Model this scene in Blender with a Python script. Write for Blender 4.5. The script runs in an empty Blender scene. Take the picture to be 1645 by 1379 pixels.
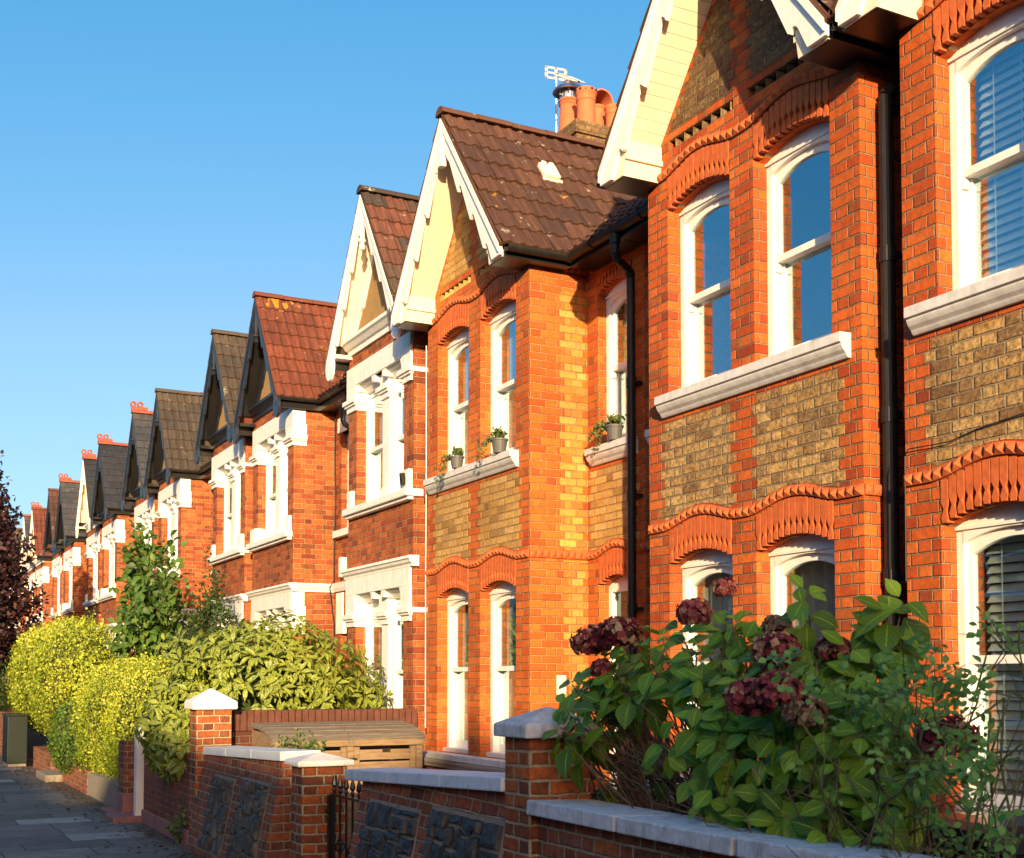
import bpy, bmesh, math, random
import numpy as np
from mathutils import Vector, Matrix
random.seed(7); rng = np.random.default_rng(7)
SC = bpy.context.scene
COL = SC.collection

# ------------------------------------------------------------------ camera, sky, sun, exposure
EYE = 1.742
cam_d = bpy.data.cameras.new("camera"); cam = bpy.data.objects.new("camera", cam_d); COL.objects.link(cam)
cam.location = (0, 0, EYE)
_yaw, _pit = math.radians(27.394), math.radians(2.5766)
_f = Vector((math.sin(_yaw) * math.cos(_pit), math.cos(_yaw) * math.cos(_pit), math.sin(_pit)))
cam.rotation_euler = _f.to_track_quat('-Z', 'Y').to_euler()
cam_d.sensor_fit = 'HORIZONTAL'; cam_d.sensor_width = 36.0; cam_d.lens = 43.769
cam_d.shift_y = 0.19058
cam_d.clip_start = 0.1; cam_d.clip_end = 2000
cam_d.dof.use_dof = True; cam_d.dof.focus_distance = 11.0; cam_d.dof.aperture_fstop = 7.0
SC.camera = cam

SUN = Vector((-1.0, -2.2, 0.50)).normalized()          # towards the sun
el = math.asin(SUN.z); az = math.atan2(SUN.x, SUN.y)
sun_d = bpy.data.lights.new("sun", 'SUN'); sun = bpy.data.objects.new("sun", sun_d); COL.objects.link(sun)
sun_d.energy = 5.0; sun_d.angle = math.radians(0.6); sun_d.color = (1.0, 0.745, 0.41)
sun.rotation_euler = SUN.to_track_quat('Z', 'Y').to_euler(); sun.location = (-10, -16, 12)

world = bpy.data.worlds.new("World"); SC.world = world; world.use_nodes = True
wn = world.node_tree.nodes; wl = world.node_tree.links
bg = wn['Background']
sky = wn.new('ShaderNodeTexSky'); sky.sky_type = 'NISHITA'; sky.sun_disc = False
sky.sun_elevation = el; sky.sun_rotation = az
sky.air_density = 0.7; sky.dust_density = 2.2; sky.ozone_density = 3.0; sky.altitude = 0
sep = wn.new('ShaderNodeSeparateColor'); cmb = wn.new('ShaderNodeCombineColor'); wl.new(sky.outputs[0], sep.inputs[0])
for i, (pw, mul) in enumerate(((1.95, .92), (.80, 1.16), (.52, 1.62))):        # the camera's colour response to the blue sky
    p = wn.new('ShaderNodeMath'); p.operation = 'POWER'; p.inputs[1].default_value = pw
    q = wn.new('ShaderNodeMath'); q.operation = 'MULTIPLY'; q.inputs[1].default_value = mul
    wl.new(sep.outputs[i], p.inputs[0]); wl.new(p.outputs[0], q.inputs[0]); o_ = q.outputs[0]
    if i == 0:
        r_ = wn.new('ShaderNodeMath'); r_.operation = 'MINIMUM'; wl.new(o_, r_.inputs[0]); wl.new(sep.outputs[0], r_.inputs[1]); o_ = r_.outputs[0]
    wl.new(o_, cmb.inputs[i])
wl.new(cmb.outputs[0], bg.inputs[0])
bg.inputs[1].default_value = 0.15
SC.view_settings.view_transform = 'Standard'; SC.view_settings.look = 'None'
SC.view_settings.exposure = 1.03; SC.view_settings.gamma = 1.0
SC.cycles.max_bounces = 6; SC.cycles.transparent_max_bounces = 12
SC.cycles.use_denoising = True

# ------------------------------------------------------------------ node helpers
class G:
    def __init__(s, name):
        s.mat = bpy.data.materials.new(name); s.mat.use_nodes = True
        s.t = s.mat.node_tree; s.N = s.t.nodes; s.L = s.t.links
        s.b = s.N['Principled BSDF']; s.out = s.N['Material Output']
    def put(s, sock, v):
        if v is None: return
        if hasattr(v, 'links'): s.L.new(v, sock)
        else:
            if isinstance(v, (tuple, list)) and len(v) == 3 and sock.type == 'RGBA': v = (*v, 1)
            sock.default_value = v
    def m(s, op, a, b=None, c=None):
        n = s.N.new('ShaderNodeMath'); n.operation = op
        s.put(n.inputs[0], a); s.put(n.inputs[1], b); s.put(n.inputs[2], c)
        return n.outputs[0]
    def pos(s):
        g = s.N.new('ShaderNodeNewGeometry'); x = s.N.new('ShaderNodeSeparateXYZ'); s.L.new(g.outputs['Position'], x.inputs[0])
        return g.outputs['Position'], x.outputs[0], x.outputs[1], x.outputs[2]
    def vec(s, x, y, z=0.0):
        n = s.N.new('ShaderNodeCombineXYZ'); s.put(n.inputs[0], x); s.put(n.inputs[1], y); s.put(n.inputs[2], z); return n.outputs[0]
    def noise(s, v, scale, det=3, rough=.55):
        n = s.N.new('ShaderNodeTexNoise'); s.put(n.inputs['Vector'], v); n.inputs['Scale'].default_value = scale
        n.inputs['Detail'].default_value = det; n.inputs['Roughness'].default_value = rough; return n.outputs[0]
    def white(s, v):
        n = s.N.new('ShaderNodeTexWhiteNoise'); n.noise_dimensions = '3D'; s.put(n.inputs[0], v); return n.outputs[0]
    def ramp(s, f, stops, interp='LINEAR'):
        n = s.N.new('ShaderNodeValToRGB'); s.put(n.inputs[0], f); cr = n.color_ramp; cr.interpolation = interp
        while len(cr.elements) < len(stops): cr.elements.new(.5)
        for e, (p, c) in zip(cr.elements, stops):
            e.position = p; e.color = (*c, 1) if len(c) == 3 else c
        return n.outputs[0]
    def mix(s, f, a, b, mode='MIX'):
        n = s.N.new('ShaderNodeMix'); n.data_type = 'RGBA'; n.blend_type = mode
        s.put(n.inputs[0], f); s.put(n.inputs[6], a); s.put(n.inputs[7], b); return n.outputs[2]
    def mr(s, v, a, b, c=0., d=1., smooth=False):
        n = s.N.new('ShaderNodeMapRange'); n.clamp = True
        if smooth: n.interpolation_type = 'SMOOTHSTEP'
        s.put(n.inputs[0], v)
        for i, q in enumerate((a, b, c, d)): n.inputs[i + 1].default_value = q
        return n.outputs[0]
    def bump(s, h, strength=.6, dist=.01):
        n = s.N.new('ShaderNodeBump'); s.put(n.inputs['Height'], h)
        n.inputs['Strength'].default_value = strength; n.inputs['Distance'].default_value = dist
        s.L.new(n.outputs[0], s.b.inputs['Normal']); return n
    def attr(s, name):
        n = s.N.new('ShaderNodeAttribute'); n.attribute_name = name; return n.outputs['Fac']
    def uv(s):
        n = s.N.new('ShaderNodeUVMap'); x = s.N.new('ShaderNodeSeparateXYZ'); s.L.new(n.outputs[0], x.inputs[0])
        return n.outputs[0], x.outputs[0], x.outputs[1]
    def fin(s, col=None, rough=None, spec=None, metal=None):
        s.put(s.b.inputs['Base Color'], col); s.put(s.b.inputs['Roughness'], rough)
        s.put(s.b.inputs['Specular IOR Level'], spec); s.put(s.b.inputs['Metallic'], metal)
        return s.mat

COURSE = 0.0762
def brick_mat(name, palette, mortar, soot=.35, rowcol=None, course=COURSE, joint=.0043, rough_edge=1.0, streak=0.0, lime=0.0, pit=0.0):
    g = G(name); P, x, y, z = g.pos()
    wob = g.noise(P, 3.5, 2)
    zz = g.m('ADD', z, g.m('MULTIPLY', g.m('SUBTRACT', wob, .5), .006 * rough_edge))
    u = g.m('ADD', x, y)
    u = g.m('ADD', u, g.m('MULTIPLY', g.m('SUBTRACT', g.noise(P, 9, 2), .5), .006 * rough_edge))
    v = g.m('DIVIDE', zz, course); row = g.m('FLOOR', v); fv = g.m('SUBTRACT', v, row)
    M = 4.5 * course
    odd = g.m('MULTIPLY', g.m('MODULO', g.m('ADD', row, 1000), 2), .5)
    uu = g.m('ADD', g.m('DIVIDE', u, M), odd); ci = g.m('FLOOR', uu); p = g.m('SUBTRACT', uu, ci)
    isH = g.m('LESS_THAN', p, 1 / 3)
    lh = g.m('MULTIPLY', p, 3.0); ls = g.m('MULTIPLY', g.m('SUBTRACT', p, 1 / 3), 1.5)
    l = g.m('ADD', g.m('MULTIPLY', isH, lh), g.m('MULTIPLY', g.m('SUBTRACT', 1.0, isH), ls))
    wd = g.m('ADD', M * 2 / 3, g.m('MULTIPLY', isH, -M / 3))
    du = g.m('MULTIPLY', g.m('MINIMUM', l, g.m('SUBTRACT', 1.0, l)), wd)
    dv = g.m('MULTIPLY', g.m('MINIMUM', fv, g.m('SUBTRACT', 1.0, fv)), course)
    d = g.m('MINIMUM', du, dv)
    fine = g.noise(P, 60, 3, .6)
    d = g.m('ADD', d, g.m('MULTIPLY', g.m('SUBTRACT', fine, .5), .005 * rough_edge))
    face = g.mr(d, joint - .0014, joint + .0016)
    h = g.white(g.vec(g.m('ADD', g.m('MULTIPLY', ci, 2.0), isH), row, 3.7))
    h2 = g.white(g.vec(g.m('ADD', g.m('MULTIPLY', ci, 2.0), isH), row, 11.3))
    n = len(palette)
    col = g.ramp(h, [(i / (n - 1), c) for i, c in enumerate(palette)])
    mid = g.noise(P, 22, 4, .65)
    col = g.mix(g.mr(mid, .38, .72, 0, soot), col, (.055, .03, .02))
    if pit:         # burnt and pitted faces
        col = g.mix(g.mr(g.noise(P, 48, 4, .7), .50, .62, 0, pit), col, (.05, .035, .02))
        col = g.mix(g.mr(g.noise(g.vec(g.m('ADD', x, 7), y, z), 30, 3, .7), .56, .66, 0, pit * .6), col, (.75, .55, .30))
    big = g.noise(P, .9, 3)
    col = g.mix(1.0, col, g.ramp(big, [(.3, (.72, .68, .66)), (.68, (1.08, 1.06, 1.0))]), 'MULTIPLY')
    burnt = g.mr(h2, .88, .95, 0, .55 * min(1, soot * 2))
    col = g.mix(burnt, col, (.07, .028, .02))
    mort = g.mix(1.0, mortar, g.ramp(g.noise(P, 6, 4), [(.3, (.7, .68, .66)), (.7, (1.1, 1.1, 1.08))]), 'MULTIPLY')
    col = g.mix(face, mort, col)
    if lime:
        k = g.mr(g.noise(g.vec(g.m('MULTIPLY', u, 9), g.m('MULTIPLY', z, 2.2), 0), 3, 4), .6, .72, 0, lime)
        col = g.mix(k, col, (.5, .46, .42))
    if streak:
        k = g.mr(g.noise(g.vec(g.m('MULTIPLY', u, 7), g.m('MULTIPLY', z, .7), 0), 1.5, 4), .5, .75, 0, streak)
        col = g.mix(k, col, (.03, .02, .016))
    hgt = g.m('ADD', g.mr(d, joint - .003, joint + .004, 0, 1, True), g.m('ADD', g.m('MULTIPLY', fine, .22), g.m('MULTIPLY', h2, .3)))
    g.bump(hgt, 1.0, .012)
    return g.fin(col, .88, .25)

def plain(name, col, rough=.6, var=.12, bumpy=.0, scale=12, dirt=0., dirtcol=(.12, .1, .08), spec=.4, metal=0., streak=0., flake=0.):
    g = G(name); P, x, y, z = g.pos()
    n = g.noise(P, scale, 5, .6); n2 = g.noise(P, 1.3, 3)
    c = g.mix(1.0, col, g.ramp(n, [(.3, (1 - var,) * 3), (.7, (1 + var * .5,) * 3)]), 'MULTIPLY')
    if dirt: c = g.mix(g.m('MULTIPLY', g.mr(g.noise(g.vec(g.m('MULTIPLY', x, 3), g.m('MULTIPLY', y, 3), g.m('MULTIPLY', z, 1.2)), 4, 6, .7), .48, .7), dirt), c, dirtcol)
    if streak:      # rain streaks running down the face
        k = g.noise(g.vec(g.m('MULTIPLY', g.m('ADD', x, y), 14), g.m('MULTIPLY', z, 1.1), 0), 1.6, 5, .65)
        c = g.mix(g.m('MULTIPLY', g.mr(k, .52, .78), streak), c, dirtcol)
    if flake:       # flaked patches
        k = g.noise(P, 26, 5, .7); c = g.mix(g.mr(k, .69, .72, 0, flake), c, dirtcol)
    if bumpy: g.bump(g.m('ADD', n, g.m('MULTIPLY', g.noise(P, scale * 5, 3), .4)), bumpy, .006)
    return g.fin(c, rough, spec, metal)

def tile_mat(name, cols, lichen=.5, rough=.85, moss=.3, bright=.0):
    g = G(name); uvv, u, v = g.uv(); P, x, y, z = g.pos()
    h = g.white(g.vec(g.m('FLOOR', u), g.m('FLOOR', v), 2.0))
    n = len(cols); c = g.ramp(h, [(i / (n - 1), q) for i, q in enumerate(cols)])
    st = g.noise(g.vec(g.m('MULTIPLY', u, 6), g.m('MULTIPLY', v, .6), 0), 2, 4)
    c = g.mix(1.0, c, g.ramp(st, [(.3, (.6, .6, .6)), (.7, (1.25, 1.2, 1.15))]), 'MULTIPLY')
    fv = g.m('SUBTRACT', v, g.m('FLOOR', v))
    c = g.mix(g.m('MULTIPLY', g.mr(fv, .8, 1.0), moss), c, (.10, .05, .02))
    k = g.noise(P, 5.5, 4, .7); k2 = g.noise(P, 14, 2)
    c = g.mix(g.m('MULTIPLY', g.mr(g.m('ADD', k, g.m('MULTIPLY', k2, .3)), .80, .88), lichen), c, (.42, .38, .30))
    k3 = g.noise(g.vec(g.m('ADD', x, 9), y, z), 3.1, 3, .6)
    c = g.mix(g.m('MULTIPLY', g.mr(k3, .70, .74), lichen), c, (.42, .22, .03))
    g.bump(g.noise(P, 70, 3), .25, .004)
    return g.fin(c, rough, .3)

def leaf_mat(name, dark, mid, light, speck=None, rough=.45, trans=.25, veins=True, red=None):
    g = G(name); uvv, u, v = g.uv(); a = g.attr('var'); P, x, y, z = g.pos()
    c = g.ramp(a, [(0, dark), (.5, mid), (1, light)])
    if speck:
        s = g.mr(g.noise(g.vec(g.m('ADD', g.m('MULTIPLY', u, 4), g.m('MULTIPLY', a, 40)), g.m('MULTIPLY', v, 7), a), 2.2, 3, .6), .52, .60)
        c = g.mix(s, c, speck)
    if red:
        s = g.mr(g.m('ADD', g.m('MULTIPLY', g.noise(P, 9, 3), .8), g.m('MULTIPLY', a, .4)), .72, .85)
        c = g.mix(g.m('MULTIPLY', s, .7), c, red)
    if veins:
        au = g.m('ABSOLUTE', g.m('SUBTRACT', u, .5))
        rib = g.mr(au, .015, .05, 1, 0)
        sv = g.m('SUBTRACT', g.m('MULTIPLY', v, 7.0), g.m('MULTIPLY', au, 5.0)); sv = g.m('ABSOLUTE', g.m('SUBTRACT', g.m('FRACT', sv), .5))
        vein = g.m('MAXIMUM', rib, g.m('MULTIPLY', g.mr(sv, .0, .09, 1, 0), .5))
        c = g.mix(g.m('MULTIPLY', vein, .45), c, tuple(min(1, q * 1.9 + .02) for q in light))
        g.bump(g.m('SUBTRACT', g.mr(sv, 0, .3), rib), .35, .003)
    g.fin(c, rough, .4)
    t = g.N.new('ShaderNodeBsdfTranslucent'); g.put(t.inputs[0], g.mix(1.0, c, (1.5, 1.6, .7), 'MULTIPLY'))
    mx = g.N.new('ShaderNodeMixShader'); mx.inputs[0].default_value = trans
    g.L.new(g.b.outputs[0], mx.inputs[1]); g.L.new(t.outputs[0], mx.inputs[2]); g.L.new(mx.outputs[0], g.out.inputs[0])
    return g.mat

def petal_mat(name, stops):
    g = G(name); c = g.ramp(g.attr('var'), stops); g.fin(c, .7, .2)
    t = g.N.new('ShaderNodeBsdfTranslucent'); g.put(t.inputs[0], c); mx = g.N.new('ShaderNodeMixShader'); mx.inputs[0].default_value = .2
    g.L.new(g.b.outputs[0], mx.inputs[1]); g.L.new(t.outputs[0], mx.inputs[2]); g.L.new(mx.outputs[0], g.out.inputs[0]); return g.mat

def glass_mat(name, tint=(.9, .95, .95), f0=.27, dark=None):
    g = G(name); P, x, y, z = g.pos()
    nb = g.N.new('ShaderNodeBump'); nb.inputs['Strength'].default_value = .11; nb.inputs['Distance'].default_value = .02
    g.L.new(g.noise(P, 3.0, 1), nb.inputs['Height'])
    gl = g.N.new('ShaderNodeBsdfGlossy'); gl.inputs['Roughness'].default_value = .012; gl.inputs['Color'].default_value = (.72, .92, 1, 1)
    g.L.new(nb.outputs[0], gl.inputs['Normal'])
    lw = g.N.new('ShaderNodeLayerWeight'); lw.inputs[0].default_value = .5
    fr = g.m('MULTIPLY_ADD', g.m('POWER', lw.outputs['Facing'], 4.0), 1 - f0, f0)
    if dark: tr = g.N.new('ShaderNodeBsdfDiffuse'); tr.inputs[0].default_value = (*dark, 1)
    else: tr = g.N.new('ShaderNodeBsdfTransparent'); tr.inputs[0].default_value = (*tint, 1)
    mx = g.N.new('ShaderNodeMixShader'); g.L.new(fr, mx.inputs[0]); g.L.new(tr.outputs[0], mx.inputs[1]); g.L.new(gl.outputs[0], mx.inputs[2])
    g.L.new(mx.outputs[0], g.out.inputs[0]); g.N.remove(g.b)
    return g.mat

M = {}
RED = [(.34, .045, .010), (.56, .098, .015), (.64, .130, .018), (.60, .105, .016), (.48, .068, .013), (.66, .155, .026), (.60, .115, .018)]
M['brick'] = brick_mat('red_brick', RED, (.31, .20, .12), .42, rough_edge=1.6, streak=.16, pit=.12)
M['brick_b'] = brick_mat('orange_brick', [(.50, .082, .014), (.64, .135, .02), (.68, .17, .026), (.56, .10, .016)], (.45, .27, .13), .32, rough_edge=1.5, streak=.14, pit=.10)
M['brick_w'] = brick_mat('weathered_red_brick', [(.32, .06, .022), (.48, .12, .035), (.54, .15, .045), (.40, .085, .028), (.25, .05, .025)], (.48, .30, .16), .5, streak=.35)
M['stock'] = brick_mat('yellow_stock_brick', [(.56, .33, .11), (.64, .41, .16), (.44, .25, .09), (.68, .45, .19), (.26, .15, .065), (.60, .36, .13)], (.29, .21, .13), .8, rough_edge=2.6, pit=.6, joint=.0060)
M['stock_b'] = brick_mat('bright_yellow_brick', [(.60, .34, .09), (.66, .40, .13), (.52, .28, .07), (.70, .45, .17), (.45, .24, .07)], (.48, .30, .14), .35, rough_edge=1.8, pit=.28)
M['soot'] = brick_mat('sooty_stock_brick', [(.20, .13, .06), (.28, .17, .07), (.13, .085, .045), (.34, .21, .085)], (.20, .15, .10), .9, rough_edge=1.8, pit=.5)
M['brick_mix'] = brick_mat('golden_brick', [(.66, .24, .04), (.68, .33, .075), (.62, .17, .028), (.70, .38, .10)], (.46, .28, .13), .35, rough_edge=1.6, pit=.15)
M['garden_brick'] = brick_mat('old_garden_brick', [(.42, .11, .045), (.34, .10, .055), (.50, .15, .05), (.28, .12, .09), (.38, .09, .04), (.20, .07, .05)], (.36, .30, .21), .7, rough_edge=3.0, joint=.0062, streak=.35)
M['pillar_brick'] = brick_mat('pillar_brick', [(.46, .11, .035), (.58, .15, .035), (.34, .08, .03), (.54, .14, .035), (.16, .055, .035)], (.40, .33, .21), .7, rough_edge=3.6, joint=.0075)
M['brown_brick'] = brick_mat('brown_brick', [(.13, .04, .026), (.17, .05, .03), (.10, .034, .026), (.2, .06, .034)], (.28, .21, .14), .5, streak=.3)
M['rust_brick'] = brick_mat('stained_red_brick', [(.26, .07, .045), (.32, .08, .045), (.22, .065, .05), (.36, .10, .05)], (.30, .25, .21), .5, rough_edge=1.6, streak=.5)
M['arch'] = plain('rubbed_brick', (.52, .115, .03), .85, .25, .4, 18, .2, (.2, .05, .02))
M['band'] = plain('moulded_brick', (.50, .12, .035), .85, .35, .4, 14, .5, (.12, .05, .03))
M['white'] = plain('white_paint', (.80, .79, .76), .45, .06, .08, 9, .15, (.45, .40, .34), streak=.22, flake=.12)
M['white_stone'] = plain('white_painted_stone', (.80, .78, .75), .6, .08, .25, 14, .28, (.42, .36, .3), streak=.35, flake=.25)
M['sill'] = plain('grey_white_sill', (.66, .65, .66), .55, .12, .3, 14, .35, (.30, .25, .22), streak=.4, flake=.3)
M['cream'] = plain('cream_soffit', (.80, .70, .53), .6, .06, .05, 8, .15, (.5, .42, .3), streak=.2)
M['black'] = plain('black_paint', (.012, .012, .013), .32, .2, .1, 20)
M['ink'] = plain('dark_blue_black_paint', (.016, .02, .03), .4, .3, .1, 10, .3, (.06, .07, .09))
M['pipe'] = plain('black_pipe', (.012, .011, .011), .55, .3, .08, 25, .3, (.05, .04, .035))
M['ochre'] = plain('roughcast_render', (.36, .22, .085), .95, .35, 1.0, 60, .3, (.2, .12, .05))
M['coping'] = plain('painted_coping', (.64, .69, .74), .7, .12, .4, 25, .4, (.26, .28, .30), streak=.3, flake=.35)
M['cap'] = plain('weathered_cap_stone', (.62, .63, .64), .8, .18, .8, 22, .65, (.22, .2, .17), streak=.35, flake=.4)
M['concrete'] = plain('concrete', (.60, .62, .65), .85, .2, .9, 30, .65, (.20, .19, .16), streak=.4, flake=.3)
M['cement'] = plain('cement_render', (.26, .22, .18), .9, .2, .6, 20, .5, (.1, .08, .06))
M['plinth'] = plain('pink_plinth_paint', (.30, .13, .12), .8, .15, .4, 16, .5, (.14, .08, .07))
M['stone'] = plain('dark_stone', (.032, .033, .036), .6, .6, 1.0, 22, .45, (.15, .14, .11), spec=.5)
M['stone_g'] = plain('grey_stone', (.06, .055, .048), .75, .6, 1.0, 20, .6, (.27, .23, .17))
M['soil'] = plain('soil', (.045, .032, .022), .95, .4, 1.0, 20)
M['terra'] = plain('terracotta', (.52, .135, .055), .8, .12, .2, 8, .35, (.62, .22, .10))
M['steel'] = plain('steel_cowl', (.55, .57, .6), .35, .1, 0, 10, metal=1.)
M['alu'] = plain('aerial_metal', (.6, .58, .54), .4, .1, 0, 10, metal=.7)
M['plastic'] = plain('cream_plastic', (.72, .68, .58), .4, .04)
M['pot'] = plain('grey_pot', (.10, .10, .10), .5, .1)
M['cabinet'] = plain('dark_green_metal', (.006, .013, .010), .4, .2, .1, 10)
M['bin'] = plain('black_plastic', (.012, .013, .015), .3, .2, .1, 15)
M['bin_blue'] = plain('navy_plastic', (.012, .02, .06), .35, .2, .1, 15)
M['room'] = plain('dark_interior', (.025, .022, .02), .95, .2)
M['net'] = plain('net_curtain', (.55, .55, .53), .9, .1)
M['curtain'] = plain('pale_curtain', (.62, .57, .5), .9, .08)
M['slat'] = plain('white_blind', (.85, .85, .82), .5, .03)
M['road'] = plain('asphalt', (.05, .05, .052), .9, .3, .6, 60)
M['bark'] = plain('bark', (.09, .06, .04), .9, .3, .8, 20)
M['twig'] = plain('dry_twig', (.16, .105, .06), .85, .3, .3, 30)
M['stem_g'] = plain('green_stem', (.10, .11, .035), .6, .3)
M['door'] = plain('dark_door', (.02, .03, .05), .35, .1)
M['tile_brown'] = tile_mat('brown_tile', [(.07, .032, .022), (.095, .042, .028), (.058, .03, .024), (.11, .05, .033)], .75)
M['tile_mixed'] = tile_mat('mixed_tile', [(.06, .045, .04), (.12, .05, .035), (.08, .06, .05), (.16, .055, .035), (.05, .04, .035)], .9)
M['tile_red'] = tile_mat('red_tile', [(.15, .042, .025), (.19, .055, .03), (.12, .035, .022), (.16, .05, .03)], .35)
M['tile_grey'] = tile_mat('grey_brown_tile', [(.06, .05, .042), (.075, .058, .045), (.05, .042, .036), (.085, .068, .052)], .6)
M['slate'] = tile_mat('slate', [(.055, .058, .065), (.07, .072, .08), (.045, .05, .06), (.08, .08, .085)], .3, .55)
M['slate_d'] = tile_mat('dark_slate', [(.03, .034, .042), (.04, .044, .052), (.025, .03, .04)], .4, .5)
M['ridge_red'] = plain('red_ridge', (.30, .075, .045), .8, .2, .2, 10)
M['glass'] = glass_mat('glass'); M['glass_dark'] = glass_mat('dark_glass', f0=.12, dark=(.03, .035, .04))
def wood_mat():
    g = G('weathered_timber'); P, x, y, z = g.pos()
    n = g.noise(g.vec(g.m('MULTIPLY', x, 1.6), g.m('MULTIPLY', y, 12), g.m('MULTIPLY', z, 14)), 3, 5, .6)
    c = g.ramp(n, [(.25, (.13, .085, .05)), (.5, (.235, .155, .09)), (.75, (.31, .22, .135))])
    g.bump(n, .3, .004); return g.fin(c, .75, .3)
M['wood'] = wood_mat()
def lid_mat():
    g = G('silvered_timber'); P, x, y, z = g.pos()
    n = g.noise(g.vec(g.m('MULTIPLY', x, 1.5), g.m('MULTIPLY', y, 20), g.m('MULTIPLY', z, 20)), 3, 5, .6)
    c = g.ramp(n, [(.25, (.09, .075, .06)), (.5, (.17, .14, .11)), (.75, (.26, .22, .18))])
    g.bump(n, .4, .004); return g.fin(c, .85, .2)
M['lid'] = lid_mat()
def paving_mat():
    g = G('paving'); P, x, y, z = g.pos()
    r = g.m('DIVIDE', y, .62); row = g.m('FLOOR', r); fy = g.m('SUBTRACT', r, row)
    off = g.m('MULTIPLY', g.white(g.vec(row, 1.0, 0)), 1.0)
    q = g.m('ADD', g.m('DIVIDE', x, .86), off); ci = g.m('FLOOR', q); fx = g.m('SUBTRACT', q, ci)
    d = g.m('MINIMUM', g.m('MULTIPLY', g.m('MINIMUM', fx, g.m('SUBTRACT', 1.0, fx)), .86), g.m('MULTIPLY', g.m('MINIMUM', fy, g.m('SUBTRACT', 1.0, fy)), .62))
    face = g.mr(d, .004, .010)
    h = g.white(g.vec(ci, row, 5.0))
    c = g.ramp(h, [(0, (.14, .125, .115)), (.45, (.19, .17, .155)), (.78, (.225, .20, .18)), (.86, (.41, .385, .36)), (1, (.31, .29, .27))])
    n = g.noise(P, 3, 6, .7); n2 = g.noise(P, 40, 3)
    c = g.mix(1.0, c, g.ramp(n, [(.3, (.62, .6, .58)), (.7, (1.15, 1.12, 1.1))]), 'MULTIPLY')
    c = g.mix(g.mr(n2, .62, .7, 0, .4), c, (.05, .045, .04))
    c = g.mix(face, (.035, .03, .025), c)
    edge = g.mr(g.m('ADD', x, g.m('MULTIPLY', g.noise(P, 2.2, 4), .7)), 3.0, 3.3)     # soil and litter gathered along the wall
    c = g.mix(g.m('MULTIPLY', edge, .75), c, (.075, .055, .038))
    g.bump(g.m('ADD', face, g.m('MULTIPLY', n2, .25)), .5, .006)
    return g.fin(c, .8, .3)
M['paving'] = paving_mat()

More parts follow.
